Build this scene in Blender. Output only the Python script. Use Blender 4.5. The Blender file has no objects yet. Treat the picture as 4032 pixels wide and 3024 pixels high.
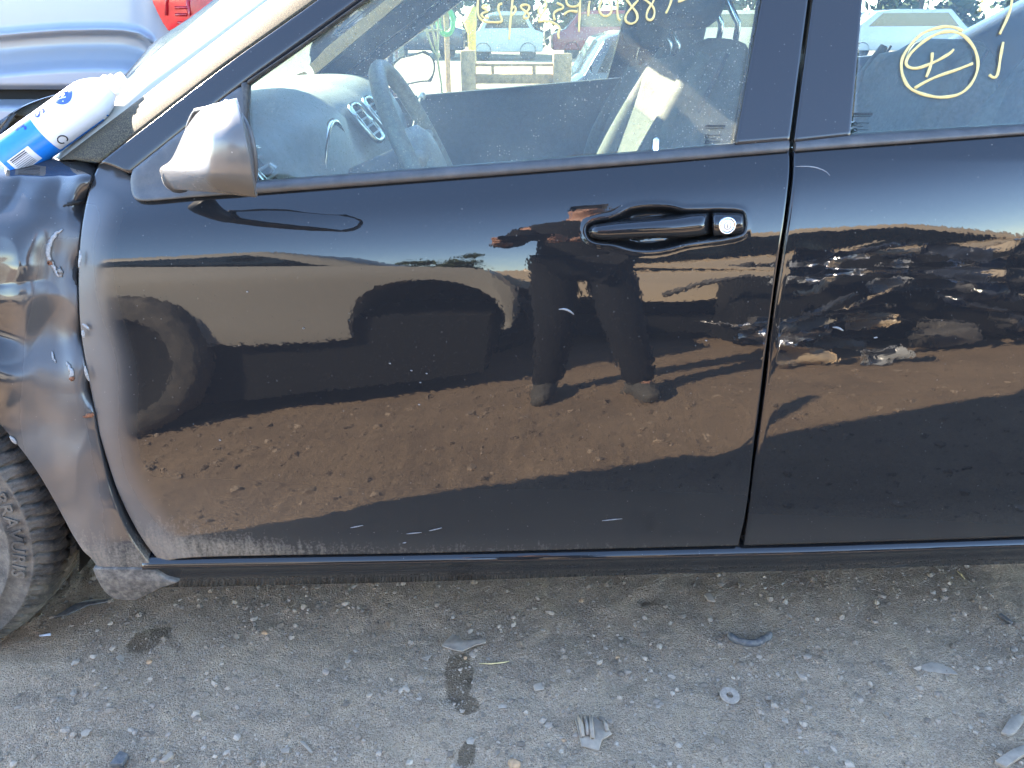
import bpy, bmesh, math, random
import numpy as np
from mathutils import Vector, Matrix, Quaternion

rnd = random.Random(7)
rng = np.random.default_rng(11)
scene = bpy.context.scene
col = scene.collection

# ------------------------------------------------------------------ camera, sky, sun, exposure
CAM = np.array([0.0, -1.076, 1.12])
PITCH = math.radians(25.0)
FPX = 3000.0                     # focal length in photograph pixels (4032 wide)
cam_d = bpy.data.cameras.new('camera')
cam_d.sensor_width = 36.0
cam_d.lens = FPX / 4032.0 * 36.0
cam_d.clip_start = 0.02
cam_d.clip_end = 2000.0
cam = bpy.data.objects.new('camera', cam_d)
cam.location = CAM
cam.rotation_euler = (math.radians(90) - PITCH, 0, 0)
col.objects.link(cam)
scene.camera = cam

SUN_EL = math.radians(31.5)
SUN_AZ = math.radians(-52.0)     # from +Y towards -X: the car's front, far side
LV = Vector((math.cos(SUN_EL) * math.sin(SUN_AZ), math.cos(SUN_EL) * math.cos(SUN_AZ), math.sin(SUN_EL)))
world = bpy.data.worlds.new('World')
scene.world = world
world.use_nodes = True
wn = world.node_tree.nodes
wn.clear()
w_out = wn.new('ShaderNodeOutputWorld')
w_bg = wn.new('ShaderNodeBackground')
w_sky = wn.new('ShaderNodeTexSky')
w_sky.sky_type = 'NISHITA'
w_sky.sun_disc = False
w_sky.sun_elevation = SUN_EL
w_sky.sun_rotation = SUN_AZ
w_sky.air_density = 1.0
w_sky.altitude = 1200.0
w_sky.dust_density = 0.05
w_sky.ozone_density = 1.6
w_bg.inputs['Strength'].default_value = 0.15
world.node_tree.links.new(w_sky.outputs[0], w_bg.inputs[0])
world.node_tree.links.new(w_bg.outputs[0], w_out.inputs[0])

sun_d = bpy.data.lights.new('sun', 'SUN')
sun_d.energy = 5.0
sun_d.angle = math.radians(0.5)
sun_d.color = (1.0, 0.85, 0.66)
sun = bpy.data.objects.new('sun', sun_d)
sun.rotation_euler = LV.to_track_quat('Z', 'Y').to_euler()
sun.location = (-6, 3, 6)
col.objects.link(sun)

scene.view_settings.view_transform = 'Standard'
scene.view_settings.look = 'None'
scene.view_settings.exposure = 3.5
scene.view_settings.gamma = 1.0
scene.view_settings.use_curve_mapping = False
try:
    scene.cycles.max_bounces = 6
    scene.cycles.diffuse_bounces = 2
    scene.cycles.glossy_bounces = 4
    scene.cycles.transparent_max_bounces = 12
    scene.cycles.adaptive_threshold = 0.025
    scene.cycles.caustics_reflective = False
    scene.cycles.caustics_refractive = False
    scene.cycles.sample_clamp_indirect = 6.0
except Exception:
    pass

# ------------------------------------------------------------------ geometry helpers
FWD = np.array([0.0, math.cos(PITCH), -math.sin(PITCH)])
UP = np.array([0.0, math.sin(PITCH), math.cos(PITCH)])
RIGHT = np.array([1.0, 0.0, 0.0])
W_CAR = 1.80                     # far flank of the car is this far from the near one


def rays(px, py):
    px = np.asarray(px, float); py = np.asarray(py, float)
    u = (px - 2016.0) / FPX
    v = -(py - 1512.0) / FPX
    return FWD + u[..., None] * RIGHT + v[..., None] * UP


def atY(px, py, Y):
    d = rays(px, py)
    t = (np.asarray(Y, float) - CAM[1]) / d[..., 1]
    return CAM + d * t[..., None]


def atZ(px, py, z):
    d = rays(px, py)
    t = (np.asarray(z, float) - CAM[2]) / d[..., 2]
    return CAM + d * t[..., None]


# body side: outward normal elevation (degrees) against height
N_S = np.array([0.00, 0.18, 0.25, 0.30, 0.36, 0.44, 0.52, 0.607, 0.70, 0.77, 0.815, 0.845, 0.868, 0.885, 0.90, 0.93, 1.00, 1.3])
N_D = np.array([-30., -12., -4., -1.0, 0.8, 1.4, 2.0, 3.2, 5.6, 8.2, 11.0, 15.0, 19.0, 25.0, 33.0, 38.0, 38.0, 38.0])
_ss = np.linspace(0.0, 1.3, 2601)
_nn = np.interp(_ss, N_S, N_D)
_k = np.ones(41) / 41
_nn = np.convolve(np.pad(_nn, 20, mode='edge'), _k, 'valid')
_yy = np.concatenate([[0], np.cumsum(np.tan(np.radians(_nn[:-1])) * np.diff(_ss))])
_yy -= np.interp(0.607, _ss, _yy)


_tww = np.interp(_ss, [0.0, 0.28, 0.36, 0.60, 0.74, 1.3], [0.0, 0.0, 1.0, 1.0, 0.0, 0.0])    # slight twist of the door skin
_tw = np.concatenate([[0], np.cumsum(_tww[:-1] * np.diff(_ss))])
_tw -= np.interp(0.607, _ss, _tw)


def wedge(z):
    return np.interp(z, [0.24, 0.34, 0.46, 0.60, 0.72, 0.80, 0.86, 0.95, 1.2], [0.0, 0.03, 0.06, 0.06, 0.04, 0.028, 0.05, 0.082, 0.082])


def S(x, z):
    x = np.asarray(x, float); z = np.asarray(z, float)
    return np.interp(z - wedge(z) * x, _ss, _yy) - 0.11 * np.clip(x, -0.95, 1.5) * np.interp(z, _ss, _tw) + 0.12 * np.clip(-x - 1.0, 0, None) ** 2


def onS(px, py, off=0.0):
    Y = np.zeros(np.shape(px))
    for _ in range(14):
        P = atY(px, py, Y)
        Y = 0.5 * Y + 0.5 * (S(P[..., 0], P[..., 2]) + off)
    return atY(px, py, Y)


ZB0 = 0.925                      # belt height at x=0
TUMBLE = math.tan(math.radians(23))
YB = float(S(0.0, ZB0)) + 0.004


def G(x, z):                     # side glass surface
    h = z - (ZB0 + 0.082 * x)
    return YB + h * TUMBLE + 0.10 * h * h


def onG(px, py, off=0.0):
    Y = np.zeros(np.shape(px)) + 0.06
    for _ in range(18):
        P = atY(px, py, Y)
        Y = 0.5 * Y + 0.5 * (G(P[..., 0], P[..., 2]) + off)
    return atY(px, py, Y)


def resample(pl, n):
    p = np.asarray(pl, float)
    d = np.concatenate([[0], np.cumsum(np.linalg.norm(np.diff(p, axis=0), axis=1))])
    t = np.linspace(0, d[-1], n)
    return np.stack([np.interp(t, d, p[:, k]) for k in range(p.shape[1])], 1)


def smoothpl(pl, n, it=2):
    p = np.asarray(pl, float)
    for _ in range(it):
        q = [p[0]]
        for a, b in zip(p[:-1], p[1:]):
            q += [0.75 * a + 0.25 * b, 0.25 * a + 0.75 * b]
        q.append(p[-1])
        p = np.array(q)
    return resample(p, n)


def coons(top, bot, left, right, nu, nv, smooth=2):
    t = smoothpl(top, nu, smooth); b = smoothpl(bot, nu, smooth)
    l = smoothpl(left, nv, smooth); r = smoothpl(right, nv, smooth)
    u = np.linspace(0, 1, nu)[None, :, None]; v = np.linspace(0, 1, nv)[:, None, None]
    c00, c10, c01, c11 = t[0], t[-1], b[0], b[-1]
    return ((1 - v) * t[None] + v * b[None] + (1 - u) * l[:, None] + u * r[:, None]
            - ((1 - u) * (1 - v) * c00 + u * (1 - v) * c10 + (1 - u) * v * c01 + u * v * c11))


def sstep(a, b, x):
    t = np.clip((np.asarray(x, float) - a) / (b - a), 0, 1)
    return t * t * (3 - 2 * t)


def mesh_obj(name, verts, faces, mat, parent=None, smooth=True, attrs=None):
    me = bpy.data.meshes.new(name)
    me.from_pydata([tuple(map(float, v)) for v in verts], [], [tuple(f) for f in faces])
    if smooth:
        me.shade_smooth() if hasattr(me, 'shade_smooth') else None
        me.polygons.foreach_set('use_smooth', [True] * len(me.polygons))
    if attrs:
        for k, a in attrs.items():
            at = me.attributes.new(k, 'FLOAT', 'POINT')
            at.data.foreach_set('value', np.asarray(a, np.float32).ravel())
    me.update()
    if mat:
        me.materials.append(mat)
    o = bpy.data.objects.new(name, me)
    col.objects.link(o)
    if parent:
        attach(o, parent)
    return o


_origin = {}


def attach(o, parent):
    o.parent = parent
    o.matrix_parent_inverse = Matrix.Translation(-_origin.get(parent.name, Vector((0, 0, 0))))


def thing(name, label, cat, loc=(0, 0, 0), group=None):
    o = bpy.data.objects.new(name, None)
    o.empty_display_size = 0.1
    o.location = loc
    col.objects.link(o)
    _origin[o.name] = Vector(loc)
    tag(o, label, cat, group)
    return o


def tag(o, label, cat=None, group=None, kind=None):
    if label: o['label'] = label
    if cat: o['category'] = cat
    if group: o['group'] = group
    if kind: o['kind'] = kind
    return o


def grid_faces(nv, nu, base=0, flip=False):
    i = np.arange(nv - 1)[:, None] * nu + np.arange(nu - 1)[None]
    f = np.stack([i, i + nu, i + nu + 1, i + 1], -1).reshape(-1, 4) + base
    return (f[:, ::-1] if flip else f).tolist()


def panel(name, P, mat, parent, depth=0.015, roll=0.002, attrs=None, dirv=(0, 1, 0), keep=None):
    """Grid of points P[nv,nu,3] with a rolled edge turned back by depth."""
    nv, nu = P.shape[:2]
    dirv = np.asarray(dirv, float)
    V = P.reshape(-1, 3)
    F = grid_faces(nv, nu)
    if keep is not None:
        F = [f for f, k in zip(F, keep.ravel()) if k]
    loop = ([(0, j) for j in range(nu)] + [(i, nu - 1) for i in range(1, nv)] +
            [(nv - 1, j) for j in range(nu - 2, -1, -1)] + [(i, 0) for i in range(nv - 2, 0, -1)])
    ring0 = [i * nu + j for i, j in loop]
    inner = [min(max(i, 1), nv - 2) * nu + min(max(j, 1), nu - 2) for i, j in loop]
    a = V[ring0]; b = V[inner]
    d = a - b; d /= (np.linalg.norm(d, axis=1)[:, None] + 1e-9)
    r1 = a + d * roll * 0.25 + dirv * roll * 0.35
    r2 = a + d * roll * 0.3 + dirv * roll * 1.2
    r3 = r2 + dirv * depth
    n0 = len(V); m = len(loop)
    V = np.vstack([V, r1, r2, r3])
    idx = [ring0, list(range(n0, n0 + m)), list(range(n0 + m, n0 + 2 * m)), list(range(n0 + 2 * m, n0 + 3 * m))]
    for A, B in zip(idx[:-1], idx[1:]):
        for k in range(m):
            k2 = (k + 1) % m
            F.append((A[k], A[k2], B[k2], B[k]))
    at = None
    if attrs:
        at = {}
        for k, v in attrs.items():
            v = np.asarray(v, float).ravel()
            at[k] = np.concatenate([v, v[ring0], v[ring0], v[ring0]])
    return mesh_obj(name, V, F, mat, parent, True, at)


def tube(path, rad, n=10, closed=False, caps=True):
    """Tube along a 3D path; rad may be a list. Returns verts, faces."""
    P = [Vector(p) for p in path]
    m = len(P)
    R = rad if hasattr(rad, '__len__') else [rad] * m
    V, F = [], []
    T = []
    for i in range(m):
        a = P[(i - 1) % m] if closed else P[max(i - 1, 0)]
        b = P[(i + 1) % m] if closed else P[min(i + 1, m - 1)]
        t = (b - a)
        T.append(t.normalized() if t.length > 1e-9 else Vector((0, 0, 1)))
    nrm = T[0].orthogonal().normalized()
    for i in range(m):
        nrm = (nrm - T[i] * nrm.dot(T[i]))
        nrm = nrm.normalized() if nrm.length > 1e-6 else T[i].orthogonal().normalized()
        bn = T[i].cross(nrm)
        for k in range(n):
            a = 2 * math.pi * k / n
            V.append(P[i] + (nrm * math.cos(a) + bn * math.sin(a)) * R[i])
    segs = m if closed else m - 1
    for i in range(segs):
        j = (i + 1) % m
        for k in range(n):
            k2 = (k + 1) % n
            F.append((i * n + k, i * n + k2, j * n + k2, j * n + k))
    if caps and not closed:
        F.append(tuple(range(n - 1, -1, -1)))
        F.append(tuple((m - 1) * n + k for k in range(n)))
    return V, F


class MB:
    """Collects shapes into one mesh."""
    def __init__(self): self.V = []; self.F = []
    def add(self, V, F):
        b = len(self.V)
        self.V += [Vector(v) for v in V]
        self.F += [tuple(i + b for i in f) for f in F]
        return self
    def box(self, c, s, rot=None):
        c = Vector(c); hx, hy, hz = s[0] / 2, s[1] / 2, s[2] / 2
        V = [Vector((x, y, z)) for x in (-hx, hx) for y in (-hy, hy) for z in (-hz, hz)]
        if rot is not None: V = [rot @ v for v in V]
        return self.add([v + c for v in V], [(0, 1, 3, 2), (4, 6, 7, 5), (0, 4, 5, 1), (2, 3, 7, 6), (0, 2, 6, 4), (1, 5, 7, 3)])
    def tube(self, path, rad, n=10, closed=False): return self.add(*tube(path, rad, n, closed))
    def prism(self, poly, off):
        """poly: 3D polygon, extruded by vector off."""
        n = len(poly); off = Vector(off)
        V = [Vector(p) for p in poly] + [Vector(p) + off for p in poly]
        F = [tuple(range(n)), tuple(range(2 * n - 1, n - 1, -1))] + [(i, i + n, (i + 1) % n + n, (i + 1) % n) for i in range(n)]
        return self.add(V, F)
    def lathe(self, prof, M, n=32, a0=0.0, a1=2 * math.pi):
        """prof: (radius, height) list, axis local Z, placed by matrix M."""
        full = abs(a1 - a0 - 2 * math.pi) < 1e-6
        k = n if full else n + 1
        V, F = [], []
        for r, h in prof:
            for i in range(k):
                a = a0 + (a1 - a0) * i / n
                V.append(M @ Vector((r * math.cos(a), r * math.sin(a), h)))
        for j in range(len(prof) - 1):
            for i in range(n):
                i2 = (i + 1) % k
                F.append((j * k + i, j * k + i2, (j + 1) * k + i2, (j + 1) * k + i))
        return self.add(V, F)
    def build(self, name, mat, parent=None, smooth=False, bevel=0.0, seg=2, auto=None):
        o = mesh_obj(name, self.V, self.F, mat, parent, smooth)
        bm = bmesh.new(); bm.from_mesh(o.data)
        bmesh.ops.recalc_face_normals(bm, faces=bm.faces)
        if bevel > 0:
            ed = [e for e in bm.edges if len(e.link_faces) == 2 and e.calc_face_angle(0) > 0.5]
            bmesh.ops.bevel(bm, geom=ed, offset=bevel, segments=seg, profile=0.5, affect='EDGES', clamp_overlap=True)
            for f in bm.faces: f.smooth = True
        bm.to_mesh(o.data); bm.free()
        if auto is not None:
            try:
                o.data.set_sharp_from_angle(angle=auto)
            except Exception:
                pass
        return o


# ------------------------------------------------------------------ material helpers
class NT:
    def __init__(self, name):
        self.m = bpy.data.materials.new(name)
        self.m.use_nodes = True
        self.t = self.m.node_tree
        self.t.nodes.clear()
        self.out = self.t.nodes.new('ShaderNodeOutputMaterial')
        self._tc = None
    def n(self, typ, **kw):
        nd = self.t.nodes.new(typ)
        for k, v in kw.items():
            if k.startswith('i_'):
                nd.inputs[k[2:].replace('_', ' ')].default_value = v
            else:
                setattr(nd, k, v)
        return nd
    def l(self, a, b): self.t.links.new(a, b)
    def co(self):
        if self._tc is None: self._tc = self.n('ShaderNodeTexCoord').outputs['Object']
        return self._tc
    def mapped(self, scale):
        mp = self.n('ShaderNodeMapping'); mp.inputs['Scale'].default_value = scale
        self.l(self.co(), mp.inputs['Vector']); return mp.outputs[0]
    def noise(self, scale, detail=4, rough=0.6, vec=None, dist=0.0):
        nd = self.n('ShaderNodeTexNoise'); nd.inputs['Scale'].default_value = scale
        nd.inputs['Detail'].default_value = detail; nd.inputs['Roughness'].default_value = rough
        nd.inputs['Distortion'].default_value = dist
        self.l(vec if vec is not None else self.co(), nd.inputs['Vector'])
        return nd.outputs['Fac']
    def voro(self, scale, vec=None, feature='F1', out='Distance'):
        nd = self.n('ShaderNodeTexVoronoi'); nd.feature = feature; nd.inputs['Scale'].default_value = scale
        self.l(vec if vec is not None else self.co(), nd.inputs['Vector'])
        return nd.outputs[out]
    def ramp(self, fac, a, b, c0=0.0, c1=1.0):
        r = self.n('ShaderNodeMapRange'); r.interpolation_type = 'SMOOTHSTEP'
        r.inputs['From Min'].default_value = a; r.inputs['From Max'].default_value = b
        r.inputs['To Min'].default_value = c0; r.inputs['To Max'].default_value = c1
        self.l(fac, r.inputs['Value']); return r.outputs[0]
    def math(self, op, a, b=None, clamp=False):
        m = self.n('ShaderNodeMath', operation=op); m.use_clamp = clamp
        for i, v in enumerate((a, b)):
            if v is None: continue
            if isinstance(v, (int, float)): m.inputs[i].default_value = v
            else: self.l(v, m.inputs[i])
        return m.outputs[0]
    def mix(self, fac, a, b):
        m = self.n('ShaderNodeMix'); m.data_type = 'RGBA'
        if isinstance(fac, (int, float)): m.inputs[0].default_value = fac
        else: self.l(fac, m.inputs[0])
        for s, v in ((6, a), (7, b)):
            if isinstance(v, tuple): m.inputs[s].default_value = (*v[:3], 1)
            else: self.l(v, m.inputs[s])
        return m.outputs[2]
    def attr(self, name):
        a = self.n('ShaderNodeAttribute'); a.attribute_name = name; return a.outputs['Fac']
    def bump(self, h, strength, dist):
        b = self.n('ShaderNodeBump'); b.inputs['Strength'].default_value = strength
        b.inputs['Distance'].default_value = dist; self.l(h, b.inputs['Height']); return b.outputs[0]
    def pbsdf(self, base, rough=0.5, metal=0.0, ior=1.5, normal=None, **kw):
        p = self.n('ShaderNodeBsdfPrincipled')
        for key, v in (('Base Color', base), ('Roughness', rough), ('Metallic', metal), ('IOR', ior)):
            if isinstance(v, tuple): p.inputs[key].default_value = (*v[:3], 1)
            elif isinstance(v, (int, float)): p.inputs[key].default_value = v
            else: self.l(v, p.inputs[key])
        for k, v in kw.items():
            p.inputs[k.replace('_', ' ')].default_value = v
        if normal is not None: self.l(normal, p.inputs['Normal'])
        return p.outputs[0]
    def mixsh(self, fac, a, b):
        m = self.n('ShaderNodeMixShader')
        if isinstance(fac, (int, float)): m.inputs[0].default_value = fac
        else: self.l(fac, m.inputs[0])
        self.l(a, m.inputs[1]); self.l(b, m.inputs[2]); return m.outputs[0]
    def done(self, sh):
        self.l(sh, self.out.inputs['Surface']); return self.m


def simple(name, color, rough=0.5, metal=0.0, var=0.15, scale=30.0, bump=0.0, dust=0.0, ior=1.5):
    t = NT(name)
    nz = t.noise(scale, 5, 0.65)
    f = t.ramp(nz, 0.3, 0.7)
    lo = tuple(max(c * (1 - var), 0) for c in color); hi = tuple(min(c * (1 + var), 1) for c in color)
    base = t.mix(f, lo, hi)
    if dust > 0:
        d = t.math('MULTIPLY', t.ramp(t.noise(scale * 1.7, 6, 0.7), 0.35, 0.75), dust)
        base = t.mix(d, base, (0.30, 0.26, 0.21))
    nrm = t.bump(t.noise(scale * 8, 3, 0.6), bump, 0.002) if bump > 0 else None
    return t.done(t.pbsdf(base, rough, metal, ior, nrm))


def make_paint(name, base=(0.004, 0.0045, 0.006), rough=0.02, film=0.018, specks=1.0, peel=0.012, dustcol=(0.33, 0.31, 0.28)):
    t = NT(name)
    dirt = t.attr('dirt'); matte = t.attr('matte')
    # fine specks of dust
    v = t.n('ShaderNodeTexVoronoi'); v.inputs['Scale'].default_value = 150.0; t.l(t.co(), v.inputs['Vector'])
    sep = t.n('ShaderNodeSeparateColor'); t.l(v.outputs['Color'], sep.inputs[0])
    sz = t.math('MULTIPLY', t.math('POWER', sep.outputs[0], 7.0), 0.16)
    sp1 = t.math('LESS_THAN', v.outputs['Distance'], sz)
    fine = t.ramp(t.noise(420.0, 2, 0.5), 0.66, 0.80)
    patch = t.ramp(t.noise(7.0, 4, 0.6), 0.35, 0.75, 0.25, 1.0)
    streak = t.noise(1.0, 5, 0.7, t.mapped((130.0, 130.0, 26.0)))
    splat = t.noise(240.0, 3, 0.6)
    d1 = t.math('MULTIPLY', sp1, 0.20 * specks)
    d2 = t.math('MULTIPLY', t.math('MULTIPLY', fine, patch), 0.085 * specks)
    dm = t.math('ADD', t.math('MULTIPLY', streak, 0.6), t.math('MULTIPLY', splat, 0.5))
    thr = t.math('SUBTRACT', 0.98, t.math('MULTIPLY', dirt, 0.62))
    sub = t.math('MULTIPLY', t.math('SUBTRACT', dm, thr), 3.2, True)
    d3 = t.math('MULTIPLY', sub, t.math('MULTIPLY', t.math('ADD', dirt, 0.15), 0.42))
    d4 = t.math('MULTIPLY', dirt, 0.10)
    tot = t.math('ADD', t.math('ADD', d1, d2), t.math('ADD', d3, t.math('ADD', d4, film)), True)
    mat_n = t.math('MULTIPLY', matte, t.ramp(t.noise(14.0, 4, 0.6), 0.2, 0.8, 0.85, 1.0))
    bcol = t.mix(mat_n, base, (0.075, 0.072, 0.072))
    rr = t.ramp(mat_n, 0.0, 1.0, rough, 0.42)
    bn = t.bump(t.noise(90.0, 2, 0.5), peel, 0.004)
    sh = t.pbsdf(bcol, rr, 0.0, 1.50, bn)
    dcol = t.mix(dirt, dustcol, (0.30, 0.25, 0.19))
    df = t.n('ShaderNodeBsdfDiffuse'); t.l(dcol, df.inputs['Color'])
    return t.done(t.mixsh(tot, sh, df.outputs[0]))


def make_glass(name, tint=(0.86, 0.93, 0.90), dust=0.10, speck=0.30, dustcol=(0.62, 0.62, 0.56)):
    t = NT(name)
    tr = t.n('ShaderNodeBsdfTransparent'); tr.inputs[0].default_value = (*tint, 1)
    gl = t.n('ShaderNodeBsdfGlossy'); gl.inputs['Roughness'].default_value = 0.01
    fr = t.n('ShaderNodeFresnel'); fr.inputs['IOR'].default_value = 1.5
    base = t.mixsh(fr.outputs[0], tr.outputs[0], gl.outputs[0])
    v = t.n('ShaderNodeTexVoronoi'); v.inputs['Scale'].default_value = 280.0; t.l(t.co(), v.inputs['Vector'])
    sep = t.n('ShaderNodeSeparateColor'); t.l(v.outputs['Color'], sep.inputs[0])
    sp = t.math('LESS_THAN', v.outputs['Distance'], t.math('MULTIPLY', t.math('POWER', sep.outputs[0], 3.0), 0.30))
    patch = t.ramp(t.noise(5.0, 4, 0.6), 0.3, 0.7, 0.35, 1.0)
    haze = t.math('MULTIPLY', t.math('MULTIPLY', t.noise(260.0, 3, 0.6), 2.0), t.math('MULTIPLY', patch, dust))
    tot = t.math('ADD', haze, t.math('MULTIPLY', t.math('MULTIPLY', sp, patch), speck), True)
    d = t.n('ShaderNodeBsdfDiffuse'); d.inputs[0].default_value = (*dustcol, 1)
    tl = t.n('ShaderNodeBsdfTranslucent'); tl.inputs[0].default_value = (*dustcol, 1)
    dd = t.mixsh(0.45, d.outputs[0], tl.outputs[0])
    return t.done(t.mixsh(tot, base, dd))


M = {}
M['paint'] = make_paint('black_paint')
M['paint_far'] = make_paint('black_paint_dusty', film=0.10, rough=0.12, specks=1.6)
t = NT('dusty_grainy_pillar_paint')
_g = t.ramp(t.noise(520.0, 2, 0.6), 0.40, 0.66)
_c = t.mix(_g, (0.016, 0.0145, 0.012), (0.085, 0.066, 0.036))
M['pillar_paint'] = t.done(t.pbsdf(_c, 0.75, 0, 1.25))
M['glare_edge'] = make_paint('dusty_glare_screen_edge', base=(0.10, 0.11, 0.10), rough=0.35, film=0.35, specks=1.0, dustcol=(0.62, 0.60, 0.52))  # dust made pale to paint in the sun glare along the screen edge
M['blackout'] = make_paint('matt_black_film', base=(0.008, 0.008, 0.010), rough=0.20, film=0.02, specks=0.9)
M['trim'] = simple('weathered_black_plastic', (0.038, 0.038, 0.040), 0.5, 0, 0.2, 25, 0.08, 0.10)
M['rubber'] = simple('black_rubber', (0.014, 0.014, 0.015), 0.6, 0, 0.3, 80, 0.1, 0.15)
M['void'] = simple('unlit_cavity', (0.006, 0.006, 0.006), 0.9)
M['chrome'] = simple('worn_chrome', (0.75, 0.76, 0.78), 0.18, 1.0, 0.05, 40)
M['lock'] = simple('lock_face_metal', (0.82, 0.84, 0.86), 0.35, 0.6, 0.05, 90)
M['interior'] = simple('grey_interior_plastic', (0.075, 0.08, 0.085), 0.55, 0, 0.15, 60, 0.15)
M['interior_light'] = simple('pale_grey_interior_plastic', (0.27, 0.275, 0.27), 0.5, 0, 0.12, 60, 0.1)
M['seat'] = simple('grey_seat_cloth', (0.11, 0.102, 0.082), 0.9, 0, 0.2, 90, 0.4)
M['seat_pale'] = simple('pale_grey_seat_cloth', (0.24, 0.23, 0.195), 0.9, 0, 0.2, 90, 0.4)
M['seat_dark'] = simple('charcoal_seat_cloth', (0.05, 0.049, 0.046), 0.9, 0, 0.2, 90, 0.4)
M['wheel_leather'] = simple('steering_wheel_leather', (0.20, 0.20, 0.18), 0.45, 0, 0.2, 120, 0.3)
M['glass'] = make_glass('dusty_side_glass', dust=0.125, speck=0.45, dustcol=(0.68, 0.65, 0.53))
M['glass_rear'] = make_glass('tinted_rear_glass', tint=(0.70, 0.79, 0.78), dust=0.06, speck=0.2, dustcol=(0.66, 0.64, 0.54))
M['glass_far'] = make_glass('dusty_far_glass', dust=0.05, speck=0.2)
M['screen'] = make_glass('dusty_windscreen', tint=(0.62, 0.72, 0.66), dust=0.012, speck=0.03, dustcol=(0.45, 0.42, 0.36))
M['marker'] = simple('cream_paint_marker', (0.50, 0.38, 0.15), 0.7, 0, 0.15, 300)
M['etch'] = simple('dark_etched_mark', (0.02, 0.025, 0.03), 0.8)
M['bare'] = simple('bare_scratched_metal', (0.19, 0.19, 0.19), 0.5, 0.2, 0.3, 300)
M['rust'] = simple('rust', (0.13, 0.05, 0.022), 0.9, 0, 0.4, 200)
M['white_paint'] = make_paint('pale_car_paint', base=(0.18, 0.21, 0.255), rough=0.15, film=0.03, specks=0.15, peel=0.004)
M['red_lens'] = simple('red_lamp_lens', (0.52, 0.012, 0.02), 0.12, 0, 0.15, 40)
M['red_dark'] = simple('deep_red_lamp_reflector', (0.28, 0.008, 0.015), 0.25, 0, 0.2, 60)
M['skin'] = simple('skin', (0.52, 0.27, 0.17), 0.5, 0, 0.12, 60)
M['cloth_dark'] = simple('dark_jacket_cloth', (0.006, 0.006, 0.008), 0.9, 0, 0.3, 60, 0.2)
M['jeans'] = simple('dark_trouser_cloth', (0.006, 0.0065, 0.009), 0.9, 0, 0.3, 60, 0.2)
M['shoe'] = simple('dusty_grey_shoe', (0.09, 0.085, 0.075), 0.8, 0, 0.2, 60)
M['hair'] = simple('dark_hair', (0.02, 0.015, 0.012), 0.7)
M['beige'] = make_paint('greige_car_paint', base=(0.36, 0.335, 0.285), rough=0.35, film=0.1, specks=0.3)
M['tan'] = make_paint('tan_car_paint', base=(0.62, 0.49, 0.33), rough=0.2, film=0.15, specks=0.3)
M['dark_car'] = make_paint('dark_blue_car_paint', base=(0.02, 0.03, 0.055), rough=0.08, film=0.06, specks=0.3)
M['silver_car'] = make_paint('silver_car_paint', base=(0.40, 0.42, 0.44), rough=0.2, film=0.1, specks=0.3)
M['red_car'] = make_paint('red_car_paint', base=(0.25, 0.02, 0.02), rough=0.15, film=0.1, specks=0.3)
M['car_window'] = simple('dark_vehicle_window', (0.012, 0.015, 0.018), 0.05)
M['alloy'] = simple('dull_alloy', (0.35, 0.35, 0.35), 0.35, 0.8, 0.2, 30, 0, 0.4)
M['wood'] = simple('weathered_pallet_wood', (0.46, 0.25, 0.11), 0.85, 0, 0.35, 25, 0.3)
M['stalk'] = simple('dry_yellow_stalk', (0.55, 0.42, 0.20), 0.9, 0, 0.3, 60)
M['green'] = simple('green_hose', (0.06, 0.30, 0.08), 0.5)
M['yellow'] = simple('yellow_painted_steel', (0.62, 0.42, 0.06), 0.5, 0, 0.2, 30)
M['grey_plastic'] = simple('dusty_grey_plastic', (0.30, 0.235, 0.17), 0.8, 0, 0.2, 60, 0.2, 0.3)
M['dark_plastic'] = simple('dusty_dark_plastic', (0.07, 0.07, 0.072), 0.7, 0, 0.3, 60, 0.2, 0.5)
M['washer'] = simple('dusty_steel_washer', (0.42, 0.33, 0.25), 0.6, 0.2, 0.2, 120, 0.1, 0.3)
M['can_white'] = simple('white_can_lacquer', (0.58, 0.59, 0.62), 0.25, 0, 0.03, 30)
M['can_blue'] = simple('bright_blue_can_lacquer', (0.012, 0.16, 0.55), 0.25, 0, 0.06, 30)
M['can_navy'] = simple('deep_blue_can_print', (0.03, 0.07, 0.50), 0.3, 0, 0.05, 30)
M['can_cap'] = simple('white_valve_plastic', (0.82, 0.81, 0.78), 0.4, 0, 0.03, 30)
M['splash'] = simple('mud_caked_splash_guard', (0.055, 0.05, 0.044), 0.75, 0, 0.4, 45, 0.3, 0.55)
M['phone'] = simple('black_phone', (0.01, 0.01, 0.012), 0.15)

# ------------------------------------------------------------------ ground
def vnoise(x, y, sc, seed):
    g = np.random.default_rng(seed).random((257, 257))
    X = x * sc; Y = y * sc
    xi = np.floor(X).astype(int); yi = np.floor(Y).astype(int)
    fx = X - xi; fy = Y - yi
    fx = fx * fx * (3 - 2 * fx); fy = fy * fy * (3 - 2 * fy)
    q = lambda i, j: g[i % 257, j % 257]
    return (q(xi, yi) * (1 - fx) * (1 - fy) + q(xi + 1, yi) * fx * (1 - fy) + q(xi, yi + 1) * (1 - fx) * fy + q(xi + 1, yi + 1) * fx * fy) - 0.5


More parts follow.
